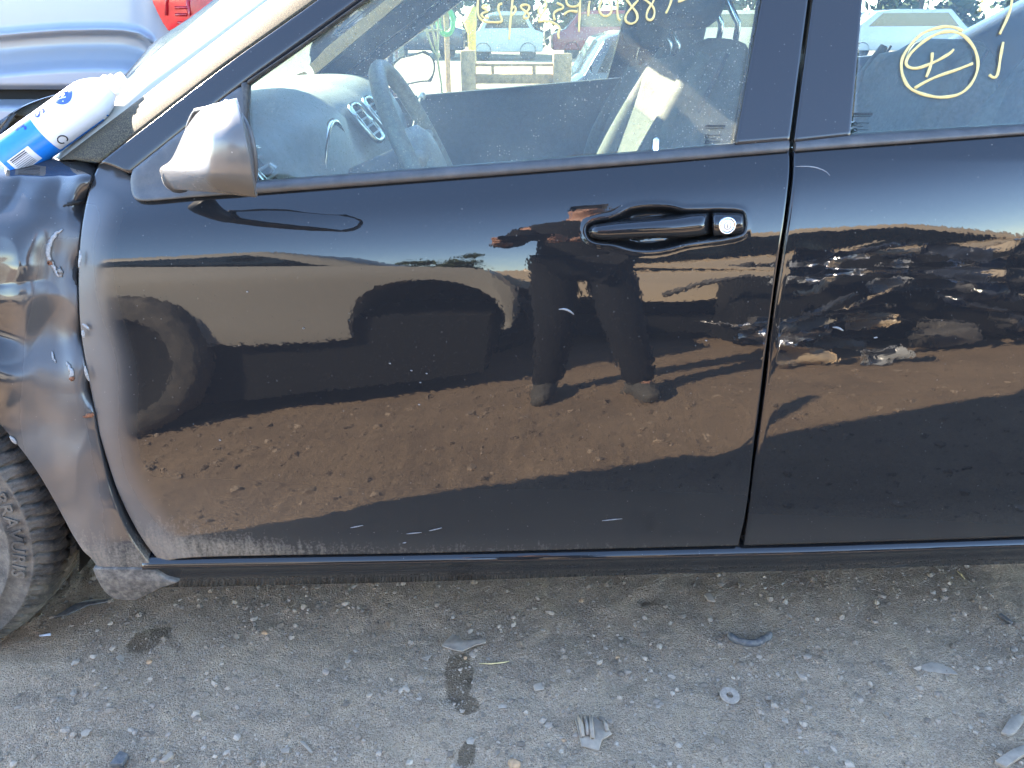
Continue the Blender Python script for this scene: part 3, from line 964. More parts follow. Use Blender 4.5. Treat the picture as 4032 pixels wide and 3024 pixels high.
# ---- sill
xs_px = np.linspace(560, 5300, 160)
yl = np.interp(xs_px, [560, 654, 1576, 2191, 3194, 4032, 5300], [2222, 2219, 2203, 2190, 2168, 2138, 2092])
L3 = onS(xs_px, yl)
prof = [(0.045, 0.022), (0.024, 0.012), (0.014, 0.0095), (0.006, 0.0070), (0.000, 0.0020), (-0.0035, -0.0035), (-0.0035, -0.009), (0.003, -0.014), (0.006, -0.028), (0.0075, -0.040), (0.012, -0.0425), (0.0135, -0.0445), (0.0135, -0.058), (0.020, -0.060), (0.09, -0.058)]
PP = np.array([[(p[0], p[1] + a, p[2] + b + (0.004 * np.sin(p[0] * 3.0) * (k == 12))) for p in L3] for k, (a, b) in enumerate(prof)])
dirt = np.zeros(PP.shape[:2])
dirt[6:10] = 0.35; dirt[10:] = 0.7; dirt[9] = 0.55
dirt *= (0.55 + 0.45 * sstep(2600, 800, xs_px))[None]
panel('sill', PP, M['paint_sill'] if 'paint_sill' in M else M['paint'], car, 0.001, 0.0005, {'dirt': dirt, 'matte': 0 * dirt})

# ---- crumpled front fender
GAP_L = [(374, 645), (346, 735), (327, 817), (310, 925), (303, 1034), (301, 1143), (307, 1278), (323, 1387), (343, 1500), (361, 1600), (380, 1703), (412, 1862), (446, 1975), (495, 2093), (560, 2187), (606, 2241)]
Q = coons([(-1560, 760), (-1200, 660), (-800, 605), (-300, 585), (0, 592), (60, 600), (90, 607), (145, 627), (231, 632), (374, 645)],
          [(-1420, 2060), (-1330, 1900), (-1230, 1770), (-1100, 1650), (-950, 1560), (-800, 1500), (-620, 1465), (-420, 1470), (-250, 1520), (-100, 1595), (0, 1670), (47, 1717), (130, 1818), (217, 1941), (289, 2072), (340, 2173), (369, 2236), (440, 2240), (606, 2241)],
          [(-1560, 760), (-1540, 1400), (-1420, 2060)], GAP_L, 330, 260)
px, py = Q[..., 0], Q[..., 1]
gx_ = np.interp(py, [p[1] for p in GAP_L], [p[0] for p in GAP_L])
dg = gx_ - px
off = np.zeros(px.shape)
off += 0.016 * gauss(px, py, 215, 1010, 75, 200, 0.12)           # vertical buckle beside the shut line
off -= 0.008 * gauss(px, py, 110, 1120, 60, 230, 0.15)
off += 0.020 * gauss(px, py, 255, 1330, 60, 90, -0.5)
off -= 0.010 * gauss(px, py, 300, 1420, 40, 70, -0.5)
off += 0.016 * gauss(px, py, 60, 1330, 110, 55, 0.35)
off -= 0.012 * gauss(px, py, -10, 1480, 160, 60, 0.5)
off += 0.010 * gauss(px, py, 180, 1640, 60, 120, -0.4)
off -= 0.006 * gauss(px, py, 270, 1800, 50, 160, -0.35)
off += 0.010 * gauss(px, py, 60, 760, 120, 60, 0.2) + 0.010 * gauss(px, py, 330, 800, 30, 60, 0.4)
off -= 0.012 * gauss(px, py, 330, 700, 60, 45, 0.6)
off += 0.010 * gauss(px, py, 240, 2010, 60, 80, -0.5)
nzf = vnoise(px, py, 1 / 140.0, 31) * 0.005 + np.abs(vnoise(px, py, 1 / 210.0, 33)) * 0.020 - np.abs(vnoise(px + 0.4 * py, py, 1 / 150.0, 34)) * 0.010 + vnoise(px, py, 1 / 45.0, 32) * 0.0008
off += nzf * sstep(2150, 1700, py)
off += 0.012 * np.clip(1 - dg / 60.0, 0, 1) ** 2 * (0.4 + 0.9 * np.abs(np.sin(py / 75.0)) ** 3) * sstep(1900, 1500, py)
top_roll = 0.045 * sstep(720, 600, py) ** 1.5                     # top rolls over to the bonnet
P = atY(px, py, onS(px, py)[..., 1] + off + top_roll)
arch = sstep(0.93, 1.0, np.linspace(0, 1, 260))[:, None] * sstep(400, 300, px)
P[..., 1] += 0.02 * arch * np.clip((np.linspace(0, 1, 260)[:, None] - 0.96) / 0.04, 0, 1)
dirt = 0.95 * sstep(1900, 2230, py) + 0.35 * sstep(1500, 2000, py) * sstep(500, 0, px) + 0.55 * sstep(690, 610, py)  # dirt low down; dust along the top imitates the sunlit edge
matte = 0.20 + 0.55 * sstep(230, 90, np.abs(px - 250 + 40 * np.sin(py / 200.0))) * sstep(780, 1000, py)
fender = panel('front_fender', P, M['paint'], car, 0.02, 0.003, {'dirt': np.clip(dirt, 0, 1), 'matte': np.clip(matte, 0, 1)})
fender['label'] = 'crumpled and scraped black front fender'
_fP, _fq = P, Q


def onF(a, b):
    """point on the fender skin nearest a pixel"""
    out = []
    for x, y in zip(np.atleast_1d(a), np.atleast_1d(b)):
        k = np.argmin((_fq[..., 0] - x) ** 2 + (_fq[..., 1] - y) ** 2)
        out.append(_fP.reshape(-1, 3)[k] + np.array([0, -0.001, 0]))
    return np.array(out)


mark('scrape', [(245, 905), (222, 920), (200, 950), (190, 985), (192, 1015), (205, 1040), (222, 1068), (236, 1092)], 0.0045, M['bare'], fender, onF)
mark('rust_spot', [(194, 1034), (202, 1042)], 0.005, M['rust'], fender, onF)
mark('scrape', [(232, 1048), (242, 1078), (238, 1090)], 0.004, M['dark_plastic'], fender, onF)
mark('paint_chip', [(322, 1275), (340, 1285), (352, 1300)], 0.003, M['bare'], door)
mark('scrape', [(314, 985), (318, 1010), (313, 1040), (312, 1055)], 0.0028, M['bare'], door)
mark('scrape', [(326, 1300), (330, 1330)], 0.003, M['bare'], door)
mark('scrape', [(334, 1440), (342, 1480), (352, 1500)], 0.003, M['bare'], door)
mark('scrape', [(205, 1380), (218, 1425)], 0.002, M['bare'], fender, onF)
mark('scrape', [(262, 1425), (280, 1450), (285, 1480), (275, 1500)], 0.0035, M['bare'], fender, onF)
mark('rust_spot', [(330, 1640), (365, 1630), (380, 1635)], 0.004, M['rust'], fender, onF)
mark('rust_spot', [(275, 1492), (292, 1488)], 0.004, M['rust'], fender, onF)
mark('tear', [(250, 810), (290, 800), (325, 790), (336, 795)], 0.0032, M['void'], fender, onF)
mark('tear', [(318, 1010), (300, 1060), (292, 1085), (305, 1120)], 0.005, M['void'], fender, onF)
mark('bare_edge', [(40, 1716), (52, 1730), (62, 1750)], 0.004, M['bare'], fender, onF)

# splash guard at the foot of the fender
sg = [(362, 2238), (376, 2275), (394, 2310), (420, 2342), (449, 2361), (490, 2367), (535, 2365), (580, 2345), (630, 2318), (690, 2299), (705, 2293), (651, 2279), (606, 2244), (557, 2240), (460, 2238)]
sp = onS(np.array([a for a, b in sg], float), np.array([b for a, b in sg], float), -0.004)
o = MB().prism([Vector(v) for v in sp], (0.0, 0.03, 0.0)).build('splash_guard', M['splash'] if 'splash' in M else M['trim'], car, False, 0.005, 3)

# ---- wheel
WC = Vector((-1.150, 0.030, 0.335))
def build_wheel():
    wheel = bpy.data.objects.new('front_wheel', None)
    wheel.empty_display_size = 0.1
    col.objects.link(wheel); attach(wheel, car)
    prof = [(0.216, 0.045), (0.224, 0.012), (0.236, 0.002), (0.250, -0.004), (0.262, -0.007), (0.264, -0.0095), (0.267, -0.0095), (0.269, -0.007), (0.285, -0.006), (0.299, -0.003), (0.302, -0.005), (0.305, -0.004), (0.308, 0.001),
            (0.316, 0.007), (0.322, 0.014), (0.327, 0.022), (0.331, 0.034), (0.3335, 0.050), (0.3345, 0.062), (0.326, 0.064), (0.326, 0.071), (0.335, 0.073), (0.3358, 0.100), (0.3272, 0.102), (0.3272, 0.110), (0.3358, 0.112), (0.335, 0.140), (0.326, 0.142), (0.326, 0.150), (0.3345, 0.152), (0.331, 0.178), (0.322, 0.198), (0.305, 0.212), (0.26, 0.22), (0.216, 0.17)]
    NA = 900; NG = 74
    V = []; F = []
    th = np.arange(NA) / NA * 2 * math.pi
    for k, (r, h) in enumerate(prof):
        rr = np.full(NA, r)
        if r > 0.307 and 0 < h < 0.2:
            ph = (th / (2 * math.pi) * NG + (h - 0.02) * 16 * (1 if h < 0.1 else -1)) % 1.0
            g = sstep(0.0, 0.05, ph) * (1 - sstep(0.17, 0.22, ph))
            rr = rr - 0.011 * g
            ph2 = (ph + 0.45) % 1.0
            if h < 0.03: rr = rr - 0.003 * sstep(0.0, 0.04, ph2) * (1 - sstep(0.07, 0.11, ph2))
        for a, q_ in zip(th, rr):
            V.append((WC.x + q_ * math.cos(a), WC.y + h, WC.z + q_ * math.sin(a)))
    for j in range(len(prof) - 1):
        for i in range(NA):
            i2 = (i + 1) % NA
            F.append((j * NA + i, j * NA + i2, (j + 1) * NA + i2, (j + 1) * NA + i))
    mesh_obj('tyre', V, F, M['tyre'], wheel)
    # raised lettering, read clockwise with the tops outwards
    fc = bpy.data.curves.new('lettering', 'FONT'); fc.body = 'BRAVURIS'; fc.size = 0.038; fc.extrude = 0.0012; fc.space_character = 1.12; fc.resolution_u = 3; fc.offset = 0.0006
    fo = bpy.data.objects.new('lettering', fc); col.objects.link(fo)
    dg_ = bpy.context.evaluated_depsgraph_get(); dg_.update()
    me = bpy.data.meshes.new_from_object(fo.evaluated_get(dg_))
    bpy.data.objects.remove(fo, do_unlink=True)
    w = max(v.co.x for v in me.vertices)
    r0 = 0.2705
    for v in me.vertices:
        a = math.radians(14) - (v.co.x) / 0.285
        r = r0 + v.co.y * 0.85
        v.co = Vector((WC.x + r * math.cos(a), WC.y - 0.0070 - (v.co.z + 0.0012) * 0.9, WC.z + r * math.sin(a)))
    me.materials.clear(); me.materials.append(M['tyre'])
    lo = bpy.data.objects.new('lettering', me); col.objects.link(lo); attach(lo, wheel)
    RY = Matrix.Translation(WC) @ Matrix.Rotation(math.radians(-90), 4, 'X')
    MB().lathe([(0.222, 0.03), (0.214, 0.02), (0.206, 0.028), (0.200, 0.06), (0.198, 0.16), (0.21, 0.17)], RY, 64).build('rim', M['alloy'], wheel, True)
    mb = MB()
    for k in range(5):
        a = k * 2 * math.pi / 5 + 0.3
        d = Vector((math.cos(a), 0, math.sin(a))); s_ = Vector((-math.sin(a), 0, math.cos(a)))
        poly = [d * 0.03 + s_ * 0.03, d * 0.20 + s_ * 0.018, d * 0.20 - s_ * 0.018, d * 0.03 - s_ * 0.03]
        mb.prism([WC + p + Vector((0, 0.028, 0)) for p in poly], (0, 0.02, 0))
    mb.lathe([(0.0, 0.02), (0.03, 0.021), (0.036, 0.028), (0.036, 0.05)], RY, 24)
    mb.build('spokes', M['alloy'], wheel, False, 0.004, 2)
    # arch liner
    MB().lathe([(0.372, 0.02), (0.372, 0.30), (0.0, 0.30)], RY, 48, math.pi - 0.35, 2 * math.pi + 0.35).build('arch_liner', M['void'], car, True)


t = NT('dusty_tyre_rubber')
d = t.math('MULTIPLY', t.ramp(t.noise(22.0, 6, 0.7), 0.33, 0.72), 0.6)
d2 = t.math('MULTIPLY', t.ramp(t.noise(190.0, 4, 0.7), 0.5, 0.75), 0.35)
cc_ = t.mix(t.math('ADD', d, d2, True), (0.030, 0.029, 0.028), (0.20, 0.175, 0.14))
M['tyre'] = t.done(t.pbsdf(cc_, 0.72, 0, 1.5, t.bump(t.noise(320.0, 3, 0.6), 0.3, 0.002)))
M['tyre_text'] = simple('scuffed_tyre_lettering', (0.085, 0.08, 0.07), 0.75, 0, 0.35, 90, 0.1, 0.3)
build_wheel()

# ---- A-pillar (body side) and windscreen
ns = 60
seam = resample(SEAM, ns)
gold = resample([(228, 634), (500, 428), (780, 212), (1000, 43), (1300, -185), (1660, -470)], ns)
white = resample([(238, 606), (330, 520), (480, 365), (560, 275), (700, 182), (964, -2), (1200, -165), (1600, -470)], ns)
P0 = onG(seam[:, 0], seam[:, 1], 0.004)
P1 = atY(gold[:, 0], gold[:, 1], P0[:, 1] + 0.062)
C = 0.5 * (P0 + P1) + np.array([-0.006, -0.010, 0.008])
vv = np.linspace(0, 1, 16)[:, None, None]
PP = (1 - vv) ** 2 * P0[None] + 2 * vv * (1 - vv) * C[None] + vv ** 2 * P1[None]
panel('front_pillar', PP, M['pillar_paint'], car, 0.03, 0.002)
P2 = atY(white[:, 0], white[:, 1], P0[:, 1] + 0.15)
def mirY(A): B = A.copy(); B[..., 1] = W_CAR - B[..., 1]; return B
cols_ = [P1 + np.array([0, 0.004, -0.002]), 0.5 * (P1 + P2) + np.array([-0.006, -0.006, 0.006]), P2]
P2f = mirY(P2)
for s_ in np.linspace(0, 1, 24)[1:-1]:
    cols_.append((1 - s_) * P2 + s_ * P2f + np.array([-0.55, 0, 0.45]) * (0.22 * 4 * s_ * (1 - s_)) * np.array([1, 1, 0.6]))
cols_ += [P2f, mirY(cols_[1]), mirY(cols_[0])]
WS = np.transpose(np.array(cols_), (1, 0, 2))
panel('windscreen_glare_strip', WS[:, :3], M['glare_edge'], car, 0.004, 0.001, None, (0.3, 0.6, -0.2))  # added strip that keeps the screen edge white, as if in sun glare
panel('windscreen', WS[:, 2:], M['screen'], car, 0.004, 0.001, None, (0.4, 0, -0.3))

# ---- roof, rails, rear end (closed body; it shades the lot)
def loft_rows(rows): return np.array(rows)
rows = []
for X, zc, yin in ((-0.06, 1.325, 0.225), (0.05, 1.36, 0.225), (0.35, 1.405, 0.225), (0.8, 1.425, 0.23), (1.3, 1.40, 0.24), (1.75, 1.32, 0.27), (1.95, 1.25, 0.29)):
    row = []
    for s_ in np.linspace(0, 1, 25):
        e = min(s_, 1 - s_)
        y = yin + (W_CAR - 2 * yin) * s_
        row.append((X, y, zc + 0.035 * (1 - (2 * s_ - 1) ** 2) - 0.055 * max(0, 1 - e / 0.08) ** 2))
    rows.append(row)
panel('roof', np.array(rows), M['paint_far'], car, 0.04, 0.004, None, (0, 0, -1))
railp = [(-0.05, 0.215, 1.29), (0.3, 0.21, 1.34), (0.8, 0.215, 1.36), (1.3, 0.225, 1.335), (1.8, 0.25, 1.25)]
MB().tube(smoothpl(railp, 24, 2), 0.035, 10).build('roof_rail', M['blackout'], car, True)
MB().tube([(x, W_CAR - y, z) for x, y, z in smoothpl(railp, 24, 2)], 0.035, 10).build('roof_rail', M['blackout'], car, True)
# rear quarter, boot, rear glass
rp = [(1.28, 0.30), (1.28, 0.98), (1.75, 1.24), (1.95, 1.23), (2.35, 1.03), (2.75, 1.0), (2.82, 0.8), (2.8, 0.3), (2.3, 0.25), (2.25, 0.45), (2.1, 0.62), (1.9, 0.68), (1.7, 0.62), (1.55, 0.45), (1.5, 0.25)]
MB().prism([(x, 0.02, z) for x, z in rp], (0, 0.12, 0)).build('rear_quarter', M['paint_far'], car, False, 0.02, 2)
MB().prism([(x, W_CAR - 0.14, z) for x, z in rp], (0, 0.12, 0)).build('rear_quarter', M['paint_far'], car, False, 0.02, 2)
MB().prism([(2.38, 0.14, 1.0), (2.75, 0.14, 0.98), (2.8, 0.14, 0.5), (2.75, 0.14, 0.3), (2.5, 0.14, 0.3)], (0, W_CAR - 0.28, 0)).build('boot', M['paint_far'], car, False, 0.02, 2)
panel('rear_glass', np.array([[(1.95 + 0.42 * v, 0.22 + (W_CAR - 0.44) * u, 1.25 - 0.24 * v + 0.03 * math.sin(math.pi * u)) for u in np.linspace(0, 1, 16)] for v in np.linspace(0, 1, 10)]), M['glass_far'], car, 0.004, 0.001, None, (0, 0, -1))
# underside
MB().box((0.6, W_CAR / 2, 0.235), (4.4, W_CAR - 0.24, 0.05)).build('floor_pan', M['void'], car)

# ---- far side: mirrored copies of door skins, frames, covers, panes
def mirrored(src, name, mat=None, label=None):
    o = src.copy(); o.name = name
    if mat is not None:
        o.data = src.data.copy(); o.data.materials.clear(); o.data.materials.append(mat)
    col.objects.link(o)
    for k in list(o.keys()):
        if k in ('label', 'category', 'group', 'kind'): del o[k]
    o.parent = car
    o.matrix_parent_inverse = Matrix.Translation(-_origin[car.name])
    o.location = (0, W_CAR, 0); o.scale = (1, -1, 1)
    return o


mirrored(frame, 'far_window_frame')
for o_ in [x for x in list(bpy.data.objects) if x.name.startswith('pillar_cover')]:
    mirrored(o_, 'far_pillar_cover')
mirrored(win_f, 'far_front_window', M['glass_far'])
mirrored(win_r, 'far_rear_window', M['glass_far'])
mirrored(rdoor, 'far_rear_door')
mirrored(fender, 'far_front_fender')
mirrored(door, 'far_front_door')
fm = mirrored(mirror, 'far_side_mirror')
for ch in [x for x in bpy.data.objects if x.parent == mirror]:
    c2 = ch.copy(); col.objects.link(c2); c2.parent = fm; c2.matrix_parent_inverse = Matrix.Identity(4)
fp = [x for x in bpy.data.objects if x.name.startswith('front_pillar')][0]
mirrored(fp, 'far_front_pillar')

# ---- interior
def soft(name, c, size, rot, mat, parent, bev=0.04, seg=4):
    return MB().box(c, size, rot).build(name, mat, parent, True, bev, seg)


far_in = W_CAR - 0.085
def belt_z(x): return ZB0 + 0.082 * x
# far door linings up to the belt line
for (x0, x1, nm) in ((-0.62, 0.48, 'front_door_lining'), (0.53, 1.5, 'rear_door_lining')):
    xs2 = np.linspace(x0, x1, 20)
    rows = []
    for v in np.linspace(0, 1, 12):
        rows.append([(x, far_in - 0.05 * math.sin(math.pi * v) - 0.012 * (v > 0.55) + 0.04 * (v > 0.95), belt_z(x) + 0.012 - v * 0.6) for x in xs2])
    panel(nm, np.array(rows), M['interior'], car, 0.03, 0.004)
    rows = []
    for v in np.linspace(0, 1, 8):
        rows.append([(x, 0.115 + 0.03 * math.sin(math.pi * v), belt_z(x) - 0.02 - v * 0.55) for x in xs2])
    panel(nm, np.array(rows), M['interior'], car, 0.004, 0.002, None, (0, -1, 0))
MB().box((0.52, W_CAR - 0.16, 0.80), (0.11, 0.10, 1.1), Matrix.Rotation(math.radians(8), 3, 'Y')).build('centre_pillar_lining', M['interior'], car, True, 0.02, 3)
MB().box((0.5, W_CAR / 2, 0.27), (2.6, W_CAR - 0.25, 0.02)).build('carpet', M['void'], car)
lk = atY(np.array(2325.), np.array(286.), far_in - 0.02)
MB().lathe([(0.0, 0.022), (0.005, 0.020), (0.006, 0.0)], Matrix.Translation(Vector(lk)), 12).build('lock_pin', M['chrome'], car, True)
lk = atY(np.array(2583.), np.array(562.), 0.085)
MB().lathe([(0.0, 0.026), (0.005, 0.023), (0.0055, 0.0)], Matrix.Translation(Vector(lk) - Vector((0, 0, 0.018))), 12).build('lock_pin', M['chrome'], car, True)

# dashboard
dprof = [(-0.98, 0.90), (-0.95, 0.955), (-0.72, 0.985), (-0.52, 0.992), (-0.44, 0.975), (-0.385, 0.93), (-0.35, 0.86), (-0.335, 0.78), (-0.36, 0.65), (-0.45, 0.5)]
dp = smoothpl(dprof, 48, 2)
ys = np.linspace(0.15, W_CAR - 0.15, 50)
rows = []
for (x, z) in dp:
    row = []
    for y in ys:
        e = min((y - 0.15), (W_CAR - 0.15 - y))
        edge = max(0, 1 - e / 0.10)
        hood_ = math.exp(-((y - 0.50) / 0.20) ** 4)
        stack = math.exp(-((y - 0.92) / 0.17) ** 4)
        xx = x + (0.045 * hood_ * (x > -0.55) * min(1, (x + 0.55) / 0.15)) + 0.03 * stack * (x > -0.5) - 0.05 * edge ** 2 * (x > -0.6)
        zz = z + 0.028 * hood_ * math.exp(-((x + 0.46) / 0.11) ** 2) - 0.02 * edge ** 2 - (0.05 * hood_ if (x > -0.42 and z < 0.93) else 0)
        xx = max(xx, -0.62 - 0.33 * min(1.0, e / 0.5))
        row.append((xx, y, zz))
    rows.append(row)
dash = panel('dashboard', np.array(rows), M['interior_light'], car, 0.01, 0.003, None, (-1, 0, 0))
# centre vents
def vent(cy, cx, cz, w, h):
    sl = math.radians(38)
    ax = Vector((0, 1, 0)); up_ = Vector((-math.sin(sl), 0, math.cos(sl))); nr = Vector((math.cos(sl), 0, math.sin(sl)))
    c0 = Vector((cx, cy, cz)) + nr * 0.01
    lp_ = [c0 + ax * (w / 2 * math.copysign(abs(math.cos(a)) ** 0.5, math.cos(a))) + up_ * (h / 2 * math.copysign(abs(math.sin(a)) ** 0.5, math.sin(a))) for a in np.linspace(0, 2 * math.pi, 33)[:-1]]
    v_ = MB().prism([p - nr * 0.006 for p in lp_], nr * 0.003).build('air_vent', M['void'], car)
    MB().tube(lp_, 0.006, 8, True).build('vent_rim', M['chrome'], v_, True)
    for k in range(4):
        MB().box(c0 + up_ * (h * (-0.3 + 0.2 * k)), (0.004, w * 0.85, 0.004), Matrix.Rotation(sl, 3, 'Y')).build('vent_slat', M['interior_light'], v_)
    MB().box(c0 + nr * 0.004, (0.012, 0.012, 0.02), Matrix.Rotation(sl, 3, 'Y')).build('vent_tab', M['chrome'], v_)
vent(0.80, -0.348, 0.915, 0.11, 0.10)
vent(0.98, -0.348, 0.915, 0.11, 0.10)
vent(0.18, -0.40, 0.905, 0.09, 0.09)
MB().tube([Vector((-0.35, 0.62 - 0.28 * s_, 0.985 - 0.16 * (2 * s_ - 1) ** 2 * 0.6 - 0.03)) for s_ in np.linspace(-0.1, 1.1, 18)], 0.008, 8).build('instrument_bezel', M['chrome'], dash, True)

# steering wheel
SW = Vector((-0.17, 0.49, 0.885)); tl = math.radians(26)
axn = Vector((math.cos(tl), 0, math.sin(tl))); ay_ = Vector((0, 1, 0)); au = Vector((-math.sin(tl), 0, math.cos(tl)))
sw = MB().tube([SW + (ay_ * math.cos(a) + au * math.sin(a)) * 0.185 for a in np.linspace(0, 2 * math.pi, 65)[:-1]], 0.0165, 14, True).build('steering_wheel', M['wheel_leather'], car, True)
MB().lathe([(0.0, 0.030), (0.045, 0.026), (0.066, 0.012), (0.07, -0.02), (0.04, -0.05)], Matrix.Translation(SW) @ axn.to_track_quat('Z', 'Y').to_matrix().to_4x4(), 28).build('airbag_cover', M['interior_light'], sw, True)
for a in (math.radians(10), math.radians(170), math.radians(270)):
    d = ay_ * math.cos(a) + au * math.sin(a)
    MB().tube([SW + d * 0.05, SW + d * 0.11 - axn * 0.006, SW + d * 0.18], [0.018, 0.014, 0.012], 10).build('spoke', M['interior_light'], sw, True)
MB().tube([SW - axn * 0.03, SW - axn * 0.22], [0.045, 0.055], 18).build('steering_column', M['interior'], car, True)
MB().tube([SW - axn * 0.08 + Vector((0, -0.04, 0)), SW - axn * 0.08 + Vector((0.03, -0.14, 0.01)), SW - axn * 0.08 + Vector((0.035, -0.17, 0.012))], [0.007, 0.007, 0.011], 10).build('indicator_stalk', M['interior'], car, True)
MB().tube([SW - axn * 0.06 + Vector((0, 0.05, 0.0)), Vector((-0.20, 0.72, 0.985))], [0.004, 0.004], 8).build('gear_stalk', M['interior'], car, True)
MB().lathe([(0, 0.010), (0.007, 0.007), (0.010, 0), (0.007, -0.007), (0, -0.01)], Matrix.Translation((-0.20, 0.72, 0.985)), 12).build('stalk_knob', M['lock'], car, True)


def build_seat(cy, x0, z0, parent, headrest=True, wide=0.46, cloth='seat'):
    rec = math.radians(20)
    R3 = Matrix.Rotation(rec, 3, 'Y')
    base = Vector((x0, cy, z0))
    # backrest: lofted rounded outline
    n = 26; rows = []
    Hh = 0.60
    for v in np.linspace(0, 1, 26):
        wv = wide * (0.92 + 0.10 * math.sin(math.pi * min(1, v * 1.1))) * (1 if v < 0.72 else math.sqrt(max(0.02, 1 - ((v - 0.72) / 0.285) ** 2 * 0.75)))
        th_ = 0.065 * (1 if v < 0.85 else math.sqrt(max(0.05, 1 - ((v - 0.85) / 0.155) ** 2)))
        ring = []
        for k in range(n):
            a = 2 * math.pi * k / n
            c_, s_ = math.cos(a), math.sin(a)
            yl_ = math.copysign(abs(s_) ** 0.55, s_) * wv / 2
            xl = math.copysign(abs(c_) ** 0.6, c_) * th_
            if c_ < 0: xl -= 0.035 * math.exp(-((abs(yl_) - wv * 0.40) / 0.05) ** 2) * (v < 0.9)
            ring.append(base + R3 @ Vector((xl, yl_, v * Hh)))
        rows.append(ring)
    V = [p for r in rows for p in r]
    F = [(j * n + k, j * n + (k + 1) % n, (j + 1) * n + (k + 1) % n, (j + 1) * n + k) for j in range(25) for k in range(n)]
    F += [tuple(range(n)), tuple(25 * n + k for k in range(n))]
    seat = mesh_obj('seat', V, F, M[cloth], parent)
    MB().box(base + Vector((-0.26, 0, -0.02)), (0.5, wide, 0.16), Matrix.Rotation(math.radians(-6), 3, 'Y')).build('cushion', M['seat'], seat, True, 0.05, 4)
    for sg_ in (-1, 1):
        pth = [base + R3 @ Vector((-0.085 + 0.02 * abs(2 * v - 1), sg_ * (wide * 0.415 - 0.05 * max(0, v - 0.6)), v * Hh)) for v in np.linspace(0.08, 0.93, 16)]
        MB().tube(pth, [0.012 + 0.022 * math.sin(math.pi * i / 15) for i in range(16)], 12).build('bolster', M[cloth], seat, True)
        pth2 = [p + Vector((0.032, sg_ * 0.026, 0)) for p in pth]
        MB().tube(pth2, 0.004, 6).build('piping', M['seat_dark'], seat, True)
    if headrest:
        top = base + R3 @ Vector((0, 0, Hh))
        hr = MB().box(top + Vector((-0.075, 0, 0.130)), (0.11, 0.25, 0.22), Matrix.Rotation(math.radians(8), 3, 'Y')).build('headrest', M['seat_dark'], seat, True, 0.045, 5)
        for sg_ in (-1, 1):
            MB().tube([top + Vector((0.0, sg_ * 0.06, -0.03)), top + Vector((0.004, sg_ * 0.06, 0.03)), top + Vector((-0.05, sg_ * 0.06, 0.11))], 0.006, 8).build('headrest_post', M['chrome'], seat, True)
    return seat


build_seat(0.47, 0.19, 0.535, car)
build_seat(1.33, 0.26, 0.485, car)
build_seat(0.50, 1.02, 0.525, car, False, 0.62, 'seat_pale')
build_seat(1.25, 1.02, 0.525, car, False, 0.62, 'seat_pale')

# ---- buckled bonnet and scuttle
edge_px = [(-700, 700, 0.20), (-350, 560, 0.30), (-120, 520, 0.38), (0, 478, 0.46), (60, 430, 0.52), (120, 402, 0.60), (200, 376, 0.70), (280, 358, 0.80), (420, 344, 0.92), (600, 340, 1.05)]
e3 = np.array([atY(np.array(float(a)), np.array(float(b)), c_) for a, b, c_ in edge_px])
e3 = smoothpl(e3, 60, 2)
low = np.array([(p[0] + 0.02, 0.10 + 0.12 * k / 59, 0.90 + 0.03 * k / 59) for k, p in enumerate(e3)])
rows = []
for v in np.linspace(0, 1, 14):
    r_ = (1 - v) * e3 + v * low
    r_[:, 2] += -0.03 * math.sin(math.pi * v) + 0.006 * np.sin(np.arange(60) / 5.0) * math.sin(math.pi * v)
    rows.append(r_)
bon = panel('bonnet', np.array(rows), M['blackout'], car, 0.01, 0.002)
far_e = np.array([(p[0] - 0.05, 1.55, 0.93) for p in e3])
rows = []
for v in np.linspace(0, 1, 14):
    r_ = (1 - v) * (e3 + np.array([-0.004, 0.012, -0.002])) + v * far_e
    r_[:, 2] += -0.025 * math.sin(math.pi * v) ** 0.6
    rows.append(r_)
panel('bonnet_crown', np.array(rows), M['pillar_paint'], bon, 0.01, 0.002, None, (0, 0, -1))
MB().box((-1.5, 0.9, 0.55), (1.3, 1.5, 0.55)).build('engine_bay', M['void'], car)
MB().prism([(-1.25, 0.17, 0.82), (-0.80, 0.17, 0.86), (-0.80, 0.17, 0.76), (-1.25, 0.17, 0.76)], (0, W_CAR - 0.34, 0)).build('scuttle', M['trim'], car, False, 0.01, 2)

